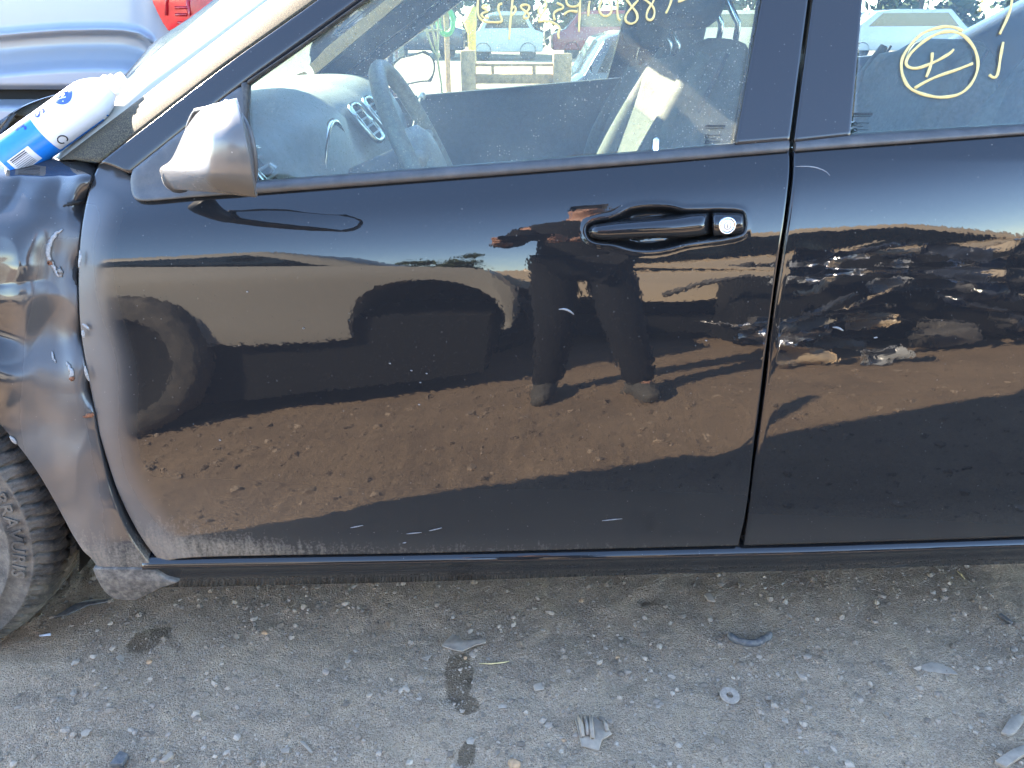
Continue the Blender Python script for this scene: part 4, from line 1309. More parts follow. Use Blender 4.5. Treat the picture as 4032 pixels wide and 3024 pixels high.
# ------------------------------------------------------------------ spray can on the scuttle
def build_can():
    b = Vector(atY(np.array(66.), np.array(606.), 0.165)); tp = Vector(atY(np.array(446.), np.array(331.), 0.215))
    ax = (tp - b).normalized(); Lc = (tp - b).length
    camd = (Vector(CAM) - (b + tp) / 2); camd = (camd - ax * camd.dot(ax)).normalized()
    side = ax.cross(camd)
    R = 0.0325
    can = thing('spray_can', 'white and blue aerosol can wedged at the foot of the windscreen', 'spray can', tuple(b - ax * 0.0))
    Mx = Matrix.Translation(b) @ Matrix([[camd.x, side.x, ax.x, 0], [camd.y, side.y, ax.y, 0], [camd.z, side.z, ax.z, 0], [0, 0, 0, 1]])
    h0 = Lc - 0.045
    MB().lathe([(0.0, -0.02), (R - 0.003, -0.022), (R, -0.018), (R, h0), (R - 0.002, h0 + 0.010), (R - 0.007, h0 + 0.022), (R - 0.014, h0 + 0.033), (0.0155, h0 + 0.040), (0.0, h0 + 0.040)], Mx, 48).build('body', M['can_white'], can, True)
    MB().lathe([(R + 0.0003, -0.017), (R + 0.0003, 0.058)], Mx, 48).build('blue_band', M['can_blue'], can, True)
    a0 = math.radians(66)
    MB().lathe([(R + 0.0003, 0.058), (R + 0.0003, h0 - 0.004), (R - 0.0015, h0 + 0.008)], Mx, 10, a0, math.radians(97)).build('side_stripe', M['can_blue'], can, True)
    MB().lathe([(0.0155, h0 + 0.037), (0.0178, h0 + 0.039), (0.0178, h0 + 0.043), (0.015, h0 + 0.046), (0.0135, h0 + 0.046), (0.0135, h0 + 0.052), (0.009, h0 + 0.053), (0.0085, h0 + 0.063), (0.0075, h0 + 0.066), (0.0, h0 + 0.066)], Mx, 32).build('valve', M['can_cap'], can, True)
    def wrap_text(txt, size, ang, h, mat, name):
        fc = bpy.data.curves.new(name, 'FONT'); fc.body = txt; fc.size = size; fc.resolution_u = 3; fc.extrude = 0.0001
        fo = bpy.data.objects.new(name, fc); col.objects.link(fo)
        dg_ = bpy.context.evaluated_depsgraph_get(); dg_.update()
        me = bpy.data.meshes.new_from_object(fo.evaluated_get(dg_)); bpy.data.objects.remove(fo, do_unlink=True)
        w = max(v.co.x for v in me.vertices)
        for v in me.vertices:
            a = ang + (v.co.x - w) / R
            v.co = Mx @ Vector(((R + 0.0006) * math.cos(a), (R + 0.0006) * math.sin(a), h + v.co.y))
        me.materials.clear(); me.materials.append(mat)
        o = bpy.data.objects.new(name, me); col.objects.link(o); attach(o, can); return o
    # angle 0 faces the camera, positive = towards the sunlit upper left edge
    sgn = 1
    def A(deg): return math.radians(deg)
    el = []
    for k in range(28):
        a = 2 * math.pi * k / 28
        el.append((A(-62) + 0.62 * math.cos(a), h0 - 0.022 + 0.017 * math.sin(a)))
    V = [Mx @ Vector(((R + 0.0004) * math.cos(A(-62)), (R + 0.0004) * math.sin(A(-62)), h0 - 0.022))]
    rings_ = [0.33, 0.66, 1.0]
    for f in rings_:
        for a, h in el: 
            aa = A(-62) + (a - A(-62)) * f
            V.append(Mx @ Vector(((R + 0.0004) * math.cos(aa), (R + 0.0004) * math.sin(aa), h0 - 0.022 + (h - h0 + 0.022) * f)))
    F = [(0, 1 + k, 1 + (k + 1) % 28) for k in range(28)]
    for j in range(2):
        for k in range(28): F.append((1 + j * 28 + k, 1 + j * 28 + (k + 1) % 28, 1 + (j + 1) * 28 + (k + 1) % 28, 1 + (j + 1) * 28 + k))
    mesh_obj('oval_badge', V, F, M['can_navy'], can)
    return can, Mx, R, h0, wrap_text


can, CMx, CR, Ch0, wrap_text = build_can()
wrap_text('ay.', 0.019, math.radians(-36), Ch0 - 0.028, M['can_cap'], 'badge_lettering')
wrap_text('s', 0.040, math.radians(-42), Ch0 - 0.076, M['can_navy'], 'label_lettering')
wrap_text('er', 0.036, math.radians(-34), Ch0 - 0.112, M['can_navy'], 'label_lettering')
# bar code patch and recycling ring
def can_patch(a0, a1, h0, h1, mat, name, r=0.0005, n=8):
    MB().lathe([(CR + r, h0), (CR + r, h1)], CMx, n, math.radians(a0), math.radians(a1)).build(name, mat, can, True)


can_patch(0, 48, -0.010, 0.030, M['can_white'], 'bar_code_patch')
for k in range(9):
    can_patch(3 + k * 4.8, 3 + k * 4.8 + rnd.uniform(1.2, 3.2), -0.006, 0.022, M['etch'], 'bar_code_line', 0.0008, 2)
MB().tube([CMx @ Vector(((CR + 0.0006) * math.cos(math.radians(38) + 0.22 * math.cos(a)), (CR + 0.0006) * math.sin(math.radians(38) + 0.22 * math.cos(a)), 0.074 + 0.007 * math.sin(a))) for a in np.linspace(0.4, 5.9, 20)], 0.0010, 6).build('recycling_mark', M['etch'], can, True)

# ------------------------------------------------------------------ white car parked beyond
def build_white():
    Y0 = 2.35
    car2 = thing('white_car', 'rear of a white car with red tail lamp parked beyond the windscreen', 'car', (-1.6, Y0, 0))
    def w(a, b, dy=0.0): return atY(np.asarray(a, float), np.asarray(b, float), Y0 + dy)
    # tailgate / bumper skin: grid with the trim ridge and the scooped panel under it
    a = np.linspace(-900, 985, 150); b = np.linspace(-420, 352, 140)
    A, B = np.meshgrid(a, b)
    arc = np.interp(A, [-900, 0, 120, 250, 400, 480, 545, 590, 612, 640, 985], [170, 133, 122, 113, 110, 112, 124, 152, 188, 300, 900])
    d = B - arc
    Yo = np.zeros(A.shape)
    Yo -= 0.030 * np.exp(-((d - 6) / 13.0) ** 2)
    Yo += 0.05 * sstep(5, 30, d) * sstep(170, 60, d)
    Yo -= 0.05 * sstep(120, 170, d)
    Yo += 0.0000004 * np.clip(A - 500, 0, None) ** 2 * 1.2 + 0.35 * sstep(900, 985, A) ** 2
    Yo += 0.06 * sstep(-60, -420, B)
    Yo += 0.05 * sstep(325, 352, B) ** 2
    P = w(A, B, Yo)
    panel('tailgate', P, M['white_paint'], car2, 0.05, 0.004, {'dirt': 0.15 * sstep(300, 352, B), 'matte': 0 * B})
    # tail lamp
    tl_ = [(585, -60), (600, 10), (618, 50), (640, 92), (658, 118), (678, 131), (700, 136), (800, 136), (880, 128), (925, 95), (935, 20), (930, -120), (600, -120)]
    P3 = [Vector(v) for v in w([p[0] for p in tl_], [p[1] for p in tl_], -0.03)]
    lamp = MB().prism(P3, (0, 0.10, 0)).build('tail_lamp', M['red_lens'], car2, False, 0.008, 3)
    for (x0, y0, x1, y1) in ((655, -60, 655, 60), (690, 30, 745, 30), (690, 58, 735, 58), (700, 90, 740, 92), (740, 0, 750, 110), (905, -40, 912, 90)):
        p = w([x0, x1], [y0, y1], -0.033)
        MB().tube([Vector(p[0]), Vector(p[1])], 0.006, 6).build('lamp_rib', M['red_dark'], lamp, True)
    c_ = Vector(w([800.], [30.], -0.028)[0])
    MB().lathe([(0.0, 0.006), (0.04, 0.006), (0.068, 0.003), (0.07, 0.0)], Matrix.Translation(c_) @ Matrix.Rotation(math.radians(90), 4, 'X'), 28).build('lamp_reflector', M['red_dark'], lamp, True)
    p = w([712, 718], [140, 352], -0.002)
    MB().tube([Vector(p[0]), Vector(p[1])], 0.003, 6).build('bumper_seam', M['trim'], car2, True)
    # black valance slot and pale bumper step under it
    P3 = [Vector(v) for v in w([-900, 985, 985, -900], [345, 345, 395, 395], 0.06)]
    MB().prism(P3, (0, 0.2, 0)).build('valance', M['void'], car2)
    a = np.linspace(-900, 985, 40); b = np.linspace(392, 520, 14)
    A, B = np.meshgrid(a, b)
    panel('bumper', w(A, B, 0.03 - 0.10 * sstep(392, 430, B)), M['white_paint'], car2, 0.05, 0.006)
    MB().box((-2.0, Y0 + 2.2, 0.95), (1.75, 4.0, 1.2)).build('body', M['white_paint'], car2, False, 0.12, 4)
    for sx in (-2.75, -1.25):
        MB().lathe([(0.2, -0.1), (0.3, -0.11), (0.33, -0.08), (0.33, 0.08), (0.3, 0.11), (0.2, 0.1)], Matrix.Translation((sx, Y0 + 0.9, 0.33)) @ Matrix.Rotation(math.radians(90), 4, 'Y'), 28).build('wheel', M['rubber'], car2, True)
    for sx in (-2.75, -1.25):
        MB().lathe([(0.2, -0.1), (0.3, -0.11), (0.33, -0.08), (0.33, 0.08), (0.3, 0.11), (0.2, 0.1)], Matrix.Translation((sx, Y0 + 3.5, 0.33)) @ Matrix.Rotation(math.radians(90), 4, 'Y'), 28).build('wheel', M['rubber'], car2, True)


build_white()

# ------------------------------------------------------------------ generic side-on vehicle (also seen only in reflections)
def vehicle(name, label, loc, L, Wd, mats, face=-1, belt=0.92, roof=1.42, floor=0.22, skirt=None, hood=0.9, arches=(0.8, -0.85), wheels=(True, True), cut=None, arch=(0.38, 0.33), wy=0.10, rimmat=None, group=None, rot=0.0, cab=(-0.45, 0.28)):
    """long axis X; flank facing +Y first. mats = (body, window)"""
    rimmat = rimmat or M['alloy']
    root = thing(name, label, 'car', loc, group)
    Rz = Matrix.Rotation(rot, 4, 'Z'); T = Matrix.Translation(loc) @ Rz
    h = L / 2
    low = skirt if skirt else floor
    def arc_pts(cx):
        return [(cx + arch[0] * math.cos(a), max(low, arch[1] + arch[0] * math.sin(a))) for a in np.linspace(-0.3, math.pi + 0.3, 14)]
    pr = [(-h, 0.45), (-h + 0.03, 0.75), (-h + 0.25, hood - 0.08), (cab[0] * L - 0.35, hood + 0.02), (cab[0] * L + 0.0, belt)] 
    pr = [(-h, 0.42), (-h + 0.02, 0.68), (-h + 0.16, hood - 0.12), (cab[0] * h * 1.3, hood + 0.03), (h - 0.55, belt + 0.02), (h - 0.1, belt - 0.03), (h, 0.7), (h, 0.42), (h - 0.05, low)]
    for cx in sorted(arches if cut is None else cut, reverse=True):
        pr += arc_pts(cx * h * 0.72)
    pr += [(-h + 0.05, low)]
    T3 = lambda x, y, z: T @ Vector((x, y, z))
    MB().prism([T3(x, Wd / 2, z) for x, z in pr], Rz.to_3x3() @ Vector((0, -Wd, 0))).build('body', mats[0], root, False, 0.03, 3)
    gh_ = [(cab[0] * h * 1.25, hood + 0.0), (cab[0] * h * 0.55, roof - 0.04), (cab[0] * h * 0.2, roof), (cab[1] * h * 1.5, roof - 0.01), (h - 0.5, belt)]
    MB().prism([T3(x, Wd / 2 - 0.12, z) for x, z in gh_], Rz.to_3x3() @ Vector((0, -(Wd - 0.24), 0))).build('cabin', mats[0], root, False, 0.06, 3)
    for sy in (1, -1):
        wn_ = [(cab[0] * h * 1.12, belt + 0.05), (cab[0] * h * 0.5, roof - 0.10), (cab[1] * h * 1.4, roof - 0.09), (h - 0.75, belt + 0.05)]
        MB().prism([T3(x, sy * (Wd / 2 - 0.112), z) for x, z in wn_], Rz.to_3x3() @ Vector((0, -sy * 0.02, 0))).build('window', mats[1], root)
    if skirt is None:
        pass
    for cx, on in zip(arches, wheels):
        if not on: continue
        for sy in (1, -1):
            c0 = T3(cx * h * 0.72, sy * (Wd / 2 - wy), 0.33)
            Mw = Matrix.Translation(c0) @ Rz @ Matrix.Rotation(math.radians(90), 4, 'X')
            wv = MB().lathe([(0.2, -0.1), (0.29, -0.11), (0.33, -0.08), (0.33, 0.08), (0.29, 0.11), (0.2, 0.1)], Mw, 32).build('wheel', M['tyre'], root, True)
            MB().lathe([(0.0, -0.07), (0.06, -0.075), (0.19, -0.07), (0.205, -0.10), (0.205, 0.10), (0.19, 0.07), (0.06, 0.075), (0.0, 0.07)], Mw, 32).build('rim', rimmat, wv, True)
    MB().prism([T3(x, Wd / 2 - 0.05, z) for x, z in ((-h + 0.1, 0.12), (-h + 0.1, 0.5), (h - 0.1, 0.5), (h - 0.1, 0.12))], Rz.to_3x3() @ Vector((0, -(Wd - 0.1), 0))).build('underbody_shade', M['void'], root)  # near-black block added to keep the space under the body dark
    return root


# cars on the other side of the lane (behind the photographer, mirrored in the doors)
v1 = vehicle('parked_car', 'greige car with a missing wheel parked across the lane', (-1.85, -2.72, 0.0), 3.6, 1.75, (M['beige'], M['car_window']), belt=0.92, roof=1.36, skirt=0.40, arches=(1.13, 0.22), rimmat=M['void'], wheels=(False, True), cut=(1.13,), arch=(0.31, 0.46), wy=0.03, group='cars across the lane')
v2 = vehicle('parked_car', 'tan car with dark lower flank parked farther across the lane', (1.15, -3.9, 0.0), 4.4, 1.75, (M['tan'], M['car_window']), belt=0.92, roof=1.40, skirt=0.40, arches=(0.85, -0.85), group='cars across the lane')


def wreck(loc, seed):
    """stripped front end: twisted panels, tubes and boxes of one wreck"""
    r = random.Random(seed)
    root = thing('stripped_wreck', 'stripped dark wreck with bent panels across the lane', 'wreck', loc)
    L0 = Vector(loc)
    for k in range(44):
        p = L0 + Vector((r.uniform(-0.9, 1.0), r.uniform(-0.7, 0.35), r.uniform(0.1, 0.95)))
        R3 = Matrix.Rotation(r.uniform(-0.5, 0.5), 3, 'X') @ Matrix.Rotation(r.uniform(-0.5, 0.5), 3, 'Y') @ Matrix.Rotation(r.uniform(-0.6, 0.6), 3, 'Z')
        n = 8; rows = []
        wx, wz = r.uniform(0.1, 0.45), r.uniform(0.03, 0.18)
        for v in np.linspace(-0.5, 0.5, n):
            rows.append([p + R3 @ Vector((u * wx, 0.08 * math.sin(u * 5 + k) * math.cos(v * 4), v * wz)) for u in np.linspace(-0.5, 0.5, n)])
        panel('bent_panel', np.array(rows), r.choice([M['dark_plastic'], M['dark_plastic'], M['dark_car'], M['trim'], M['trim'], M['silver_car'], M['tan'], M['beige'], M['chrome']]), root, 0.02, 0.003)
    for k in range(22):
        a = L0 + Vector((r.uniform(-0.9, 0.9), r.uniform(-0.5, 0.35), r.uniform(0.1, 0.9)))
        b_ = a + Vector((r.uniform(-0.5, 0.5), r.uniform(-0.2, 0.2), r.uniform(-0.3, 0.3)))
        MB().tube([a, a.lerp(b_, 0.5) + Vector((0, 0, r.uniform(-0.08, 0.08))), b_], r.uniform(0.006, 0.028), 10).build('pipe', r.choice([M['dark_plastic'], M['alloy'], M['rubber'], M['tan'], M['chrome']]), root, True)
    for k in range(5):
        MB().box(L0 + Vector((r.uniform(-0.8, 0.8), r.uniform(-0.4, 0.2), r.uniform(0.12, 0.6))), (r.uniform(0.12, 0.3), 0.2, r.uniform(0.1, 0.2)), Matrix.Rotation(r.uniform(-0.4, 0.4), 3, 'Y')).build('casing', r.choice([M['dark_plastic'], M['alloy'], M['void']]), root, False, 0.02, 2)
    MB().box(L0 + Vector((0.1, -0.9, 0.45)), (2.0, 0.8, 0.8)).build('shell', M['void'], root, False, 0.05, 2)


wreck((1.95, -2.15, 0.0), 5)

# ------------------------------------------------------------------ photographer (mirrored in the door)
def skin_obj(name, joints, edges, mat, parent, root=0, sub=2):
    me = bpy.data.meshes.new(name)
    me.from_pydata([j[:3] for j in joints], edges, [])
    o = bpy.data.objects.new(name, me); col.objects.link(o)
    o.modifiers.new('skin', 'SKIN').use_smooth_shade = True
    for i, j in enumerate(joints):
        sv = me.skin_vertices[0].data[i]
        r_ = j[3]
        sv.radius = (r_, r_ if len(j) < 5 else j[4])
        sv.use_root = (i == root)
    sb = o.modifiers.new('sub', 'SUBSURF'); sb.levels = sub; sb.render_levels = sub
    me.materials.append(mat)
    if parent: attach(o, parent)
    return o


def build_person():
    x0, y0 = 0.20, -1.52
    ph = thing('person', 'person in dark clothes holding up a phone between the rows of cars', 'person', (x0, y0, 0))
    J = [(x0, y0, 0.95, .160, .115), (x0, y0, 1.10, .150, .105), (x0, y0 + .01, 1.28, .17, .115), (x0, y0 + .01, 1.42, .11, .08), (x0 - .005, y0 + .03, 1.50, .052), (x0 - .01, y0 + .06, 1.575, .060, .075), (x0 - .015, y0 + .08, 1.64, .074, .092), (x0 - .015, y0 + .07, 1.71, .062, .075),
         (x0 + .175, y0, 1.40, .06), (x0 + .235, y0 + .07, 1.15, .045), (x0 + .03, y0 + .30, 1.09, .034), (x0 - .075, y0 + .385, 1.10, .026),
         (x0 - .175, y0, 1.40, .06), (x0 - .255, y0 + .09, 1.15, .045), (x0 - .27, y0 + .30, 1.09, .034), (x0 - .28, y0 + .385, 1.10, .026),
         (x0 + .09, y0, 0.90, .095), (x0 + .15, y0 + .06, 0.50, .066), (x0 + .25, y0 + .06, 0.10, .036), (x0 + .27, y0 + .14, 0.045, .022),
         (x0 - .09, y0, 0.90, .095), (x0 - .09, y0 + .01, 0.50, .066), (x0 - .09, y0 - .10, 0.10, .036), (x0 - .10, y0 - .01, 0.045, .022)]
    E = [(0, 1), (1, 2), (2, 3), (3, 4), (4, 5), (5, 6), (6, 7), (3, 8), (8, 9), (9, 10), (10, 11), (3, 12), (12, 13), (13, 14), (14, 15), (0, 16), (16, 17), (17, 18), (18, 19), (0, 20), (20, 21), (21, 22), (22, 23)]
    body = skin_obj('body', J, E, M['skin'], ph)
    # fingers curled behind the phone edge
    for sx, wr in ((1, J[11]), (-1, J[15])):
        px_ = 0.085 * sx
        for k in range(4):
            b0 = (wr[0], wr[1] - 0.005, wr[2] + 0.022 - 0.015 * k)
            b1 = (px_ + 0.012 * sx, -1.112, 1.150 - 0.019 * k)
            b2 = (px_ + 0.004 * sx, -1.098, 1.152 - 0.019 * k)
            b3 = (px_ - 0.020 * sx, -1.096, 1.152 - 0.019 * k)
            skin_obj('finger', [(*b0, .010), (*b1, .0090), (*b2, .0082), (*b3, .0070)], [(0, 1), (1, 2), (2, 3)], M['skin'], body, 0, 1)
        skin_obj('thumb', [(wr[0], wr[1], wr[2], .013), (px_ + 0.01 * sx, -1.135, 1.075, .011), (px_ - 0.02 * sx, -1.125, 1.088, .009)], [(0, 1), (1, 2)], M['skin'], body, 0, 1)
    up = [(j[0], j[1], j[2], *(q + .016 for q in j[3:])) for j in J]
    jk = [(x0, y0, 0.80, .185, .14)] + [up[i] for i in (1, 2, 3)] + [(x0 - .004, y0 + .025, 1.475, .068)] + [up[i] for i in (8, 9, 10)] + [up[i] for i in (12, 13, 14)]
    skin_obj('jacket', jk, [(0, 1), (1, 2), (2, 3), (3, 4), (3, 5), (5, 6), (6, 7), (3, 8), (8, 9), (9, 10)], M['cloth_dark'], ph)
    tr_ = [up[0]] + [up[i] for i in (16, 17, 18)] + [up[i] for i in (20, 21, 22)]
    for q_ in (3, 6): tr_[q_] = (tr_[q_][0], tr_[q_][1], 0.065, 0.062)
    tr_[0] = (*tr_[0][:3], .155, .122)
    skin_obj('trousers', tr_, [(0, 1), (1, 2), (2, 3), (0, 4), (4, 5), (5, 6)], M['jeans'], ph)
    for a_, t_ in ((18, 19), (22, 23)):
        A_, B_ = J[a_], J[t_]
        skin_obj('shoe', [(A_[0], A_[1] - .05, .045, .045), (A_[0], A_[1], .055, .052), (B_[0], B_[1] + .03, .046, .048), (B_[0] + (B_[0] - A_[0]) * .3, B_[1] + .10, .035, .036)], [(0, 1), (1, 2), (2, 3)], M['shoe'], ph, 1)
    skin_obj('hair', [(x0 - .012, y0 + .03, 1.66, .06, .06), (x0 - .015, y0 + .06, 1.735, .068, .08), (x0 - .015, y0 + .11, 1.735, .05, .05)], [(0, 1), (1, 2)], M['hair'], ph, 1)
    for sx in (-1, 1):
        MB().lathe([(0, .010), (.007, .007), (.010, 0), (.007, -.007), (0, -.010)], Matrix.Translation((x0 - .015 + sx * .032, y0 + .162, 1.645)), 10).build('eye', M['hair'], ph, True)
    MB().tube([(x0 - .015, y0 + .165, 1.645), (x0 - .015, y0 + .185, 1.61), (x0 - .015, y0 + .165, 1.60)], [.008, .014, .010], 8).build('nose', M['skin'], ph, True)
    MB().tube([(x0 - .04, y0 + .155, 1.572), (x0 - .015, y0 + .168, 1.570), (x0 + .01, y0 + .155, 1.572)], [.003, .006, .003], 8).build('mouth', M['rust'], ph, True)
    # the phone, just behind the lens
    f = Vector(FWD); u = Vector(UP)
    c0 = Vector(CAM) - f * 0.022
    phn = MB().box(c0, (0.160, 0.008, 0.076), Matrix.Rotation(-PITCH, 3, 'X')).build('phone', M['phone'], None, True, 0.003, 3)
    tag(phn, 'black phone held out by the photographer towards the car door', 'phone')


build_person()

# ------------------------------------------------------------------ beyond the far windows
def pallet_frame():
    root = thing('wooden_pallet', 'upright wooden pallet with two posts seen through the far window', 'pallet', (0.0, 5.0, 0))
    Y = 5.0
    def slab(x0, y0, x1, y1, dy, th, name, drop=None):
        p = atY(np.array([x0, x1], float), np.array([y0, y1], float), Y + dy)
        zb = p[1][2] if drop is None else drop
        MB().box(((p[0][0] + p[1][0]) / 2, Y + dy + th / 2, (p[0][2] + zb) / 2), (abs(p[1][0] - p[0][0]), th, abs(p[0][2] - zb))).build(name, M['wood'], root, False, 0.004, 1)
    slab(1813, 200, 1872, 320, 0.0, 0.12, 'post', 0.0)
    slab(2180, 211, 2250, 300, 0.0, 0.12, 'post', 0.0)
    slab(1872, 250, 2180, 262, 0.02, 0.05, 'board')
    slab(1872, 292, 2180, 330, 0.02, 0.05, 'board')
    slab(1872, 350, 2180, 380, 0.02, 0.05, 'board')
    slab(1934, 262, 1946, 292, 0.03, 0.06, 'block')
    slab(2096, 262, 2110, 292, 0.03, 0.06, 'block')
    slab(1872, 420, 2180, 450, 0.02, 0.05, 'board')


pallet_frame()


def far_thing(name, label, cat, px0, py0, px1, Yd, mat, depth, group=None, cabin=True):
    """box-like parked vehicle beyond the lot, given by its outline at distance Yd"""
    a = atY(np.array([px0, px1], float), np.array([py0, py0], float), Yd)
    wdt = a[1][0] - a[0][0]; h = max(0.5, a[0][2])
    xc = (a[0][0] + a[1][0]) / 2
    root = thing(name, label, cat, (xc, Yd + depth / 2, 0), group)
    pr = [(-0.5, 0.18), (-0.5, 0.52), (-0.36, 0.62), (-0.24, 0.95), (-0.1, 1.0), (0.25, 1.0), (0.38, 0.64), (0.5, 0.58), (0.5, 0.18)]
    MB().prism([(xc + x * wdt, Yd, z * h) for x, z in pr], (0, depth, 0)).build('body', mat, root, False, 0.05, 2)
    MB().prism([(xc + x * wdt, Yd - 0.004, z * h) for x, z in ((-0.28, 0.66), (-0.20, 0.92), (0.23, 0.93), (0.32, 0.67))], (0, 0.02, 0)).build('window', M['car_window'], root)
    for sx in (-0.3, 0.3):
        MB().lathe([(0, -0.11), (0.30, -0.11), (0.32, -0.08), (0.32, 0.08), (0.30, 0.11)], Matrix.Translation((xc + sx * wdt, Yd + 0.08, 0.32)) @ Matrix.Rotation(math.radians(90), 4, 'X'), 20).build('wheel', M['rubber'], root, True)
    return root


far_thing('dark_van', 'dark blue van right beyond the pallet, seen through the far window', 'van', 2205, 122, 2900, 7.0, M['dark_car'], 1.8)
far_thing('far_car', 'white car in the far row, left in the window', 'car', 900, 40, 1500, 30.0, M['white_paint'], 2.0, 'cars in the far row')
far_thing('far_car', 'dark car in the far row beside the white one', 'car', 1500, 30, 1820, 32.0, M['dark_car'], 2.0, 'cars in the far row')
far_thing('far_car', 'silver car in the far row behind the dry stalks', 'car', 1840, 45, 2140, 31.0, M['silver_car'], 2.0, 'cars in the far row')
far_thing('far_car', 'red car in the far row beside the headrest', 'car', 2180, 40, 2560, 33.0, M['red_car'], 2.0, 'cars in the far row')
far_thing('far_car', 'tan car in the far row, right of the headrest', 'car', 2620, 40, 3100, 31.0, M['tan'], 2.0, 'cars in the far row')
far_thing('far_car', 'silver car in the far row beyond the rear window', 'car', 3300, 35, 3900, 32.0, M['silver_car'], 2.0, 'cars in the far row')
bx_ = atY(np.array([1000., 1500.]), np.array([-150., -150.]), 2.5)  # added dark block, hides the bright view through the windscreen
blocker_ = thing('view_blocker', 'tall dark blue block added to darken the view through the windscreen', 'blocker', (float(bx_[:, 0].mean()), 2.8, 0))
MB().box((float(bx_[:, 0].mean()), 2.8, 0.80), (float(bx_[1, 0] - bx_[0, 0]), 0.6, 1.6)).build('case', M['dark_car'], blocker_, False, 0.02, 2)
for zz in (0.25, 0.75, 1.25):
    MB().box((float(bx_[:, 0].mean()), 2.493, zz), (float(bx_[1, 0] - bx_[0, 0]) + 0.02, 0.03, 0.05)).build('rib', M['dark_car'], blocker_, False, 0.006, 2)


# dry stalks
st = thing('dry_stalks', 'dry yellow weed stalks standing before the pallet', 'weed', (-0.5, 4.6, 0))
for pts_ in ([(1690, 60), (1712, 150), (1724, 240), (1738, 330)], [(1670, 80), (1690, 160), (1712, 210)], [(1722, 40), (1728, 110), (1722, 205)], [(1662, 122), (1700, 120), (1740, 118)]):
    p = smoothpl(pts_, 14, 2)
    w3 = atY(p[:, 0], p[:, 1], 4.6)
    if pts_[-1][1] > 300: w3 = np.vstack([w3, [w3[-1][0] + 0.02, 4.6, 0.0]])
    MB().tube(w3, 0.008, 6).build('stem', M['stalk'], st, True)
for (a, b) in ((1712, 55), (1722, 218), (1690, 75), (1715, 68)):
    c_ = Vector(atY(np.array(float(a)), np.array(float(b)), 4.6))
    MB().lathe([(0, 0.03), (0.014, 0.018), (0.02, 0), (0.012, -0.02), (0, -0.03)], Matrix.Translation(c_), 10).build('seed_head', M['stalk'], st, True)
gr = atY(np.array(1755.), np.array(85.), 9.0)
hose = MB().tube([Vector(gr) + Vector((0.09 * math.cos(a), 0, 0.14 * math.sin(a))) for a in np.linspace(0, 2 * math.pi, 25)[:-1]], 0.03, 10, True).build('hose_coil', M['green'], None, True)
tag(hose, 'green hose coil hanging far beyond the dry stalks', 'hose')
p0 = atY(np.array(1775.), np.array(85.), 9.05)
rack = MB().box((gr[0], 9.1, gr[2] / 2), (0.06, 0.06, gr[2] + 0.4)).build('hose_post', M['wood'], None, False, 0.01, 1)
tag(rack, 'thin wooden post carrying the green hose coil', 'post')
yl_ = atY(np.array([1868., 1850., 1858.]), np.array([25., 90., 132.]), 11.0)
yb = MB().tube([Vector(v) for v in yl_] + [Vector((yl_[-1][0], 11.0, 0))], [0.03, 0.10, 0.06, 0.05], 10).build('yellow_post', M['yellow'], None, True)
tag(yb, 'bent yellow steel post beyond the hose coil', 'post')

# trees along the edge of the lot
def leaf_mat(name, c1, c2):
    t = NT(name)
    oi = t.n('ShaderNodeObjectInfo')
    cc = t.mix(t.ramp(t.noise(1.3, 4, 0.6), 0.35, 0.65), c1, c2)
    return t.done(t.pbsdf(cc, 0.8))


M['leaf'] = leaf_mat('foliage', (0.035, 0.06, 0.025), (0.09, 0.11, 0.04))
M['bark'] = simple('bark', (0.12, 0.09, 0.06), 0.9, 0, 0.3, 8, 0.3)


def tree(x, y, h, seed, label):
    r = np.random.default_rng(seed)
    root = thing('tree', label, 'tree', (x, y, 0), 'trees around the lot')
    mb = MB().tube([(x, y, 0), (x + 0.1, y, h * 0.3), (x, y + 0.1, h * 0.75)], [h * 0.03, h * 0.022, h * 0.006], 8)
    for k in range(6):
        a = r.uniform(0, 6.28); z0 = h * r.uniform(0.25, 0.6)
        mb.tube([(x, y, z0), (x + math.cos(a) * h * 0.12, y + math.sin(a) * h * 0.12, z0 + h * 0.12), (x + math.cos(a) * h * 0.24, y + math.sin(a) * h * 0.24, z0 + h * 0.2)], [h * 0.012, h * 0.008, h * 0.003], 6)
    mb.build('trunk', M['bark'], root, True)
    n = 5200
    cl = r.normal(size=(26, 3)) * np.array([0.20, 0.16, 0.22]) * h + np.array([x, y, h * 0.5])
    ci = r.integers(0, 26, n)
    c = cl[ci] + r.normal(size=(n, 3)) * h * 0.05
    c[:, 2] = np.where(c[:, 2] < 0.3, r.uniform(0.2, h * 0.3, n), c[:, 2])
    d1 = r.normal(size=(n, 3)); d1 /= np.linalg.norm(d1, axis=1)[:, None]
    d2 = np.cross(d1, r.normal(size=(n, 3))); d2 /= np.linalg.norm(d2, axis=1)[:, None]
    s1 = (h * 0.027 * r.uniform(0.6, 1.4, n))[:, None]
    V = np.stack([c - d1 * s1, c + d2 * s1 * 0.6, c + d1 * s1, c - d2 * s1 * 0.6], 1).reshape(-1, 3)
    F = np.arange(4 * n).reshape(-1, 4).tolist()
    mesh_obj('crown', V, F, M['leaf'], root, False)


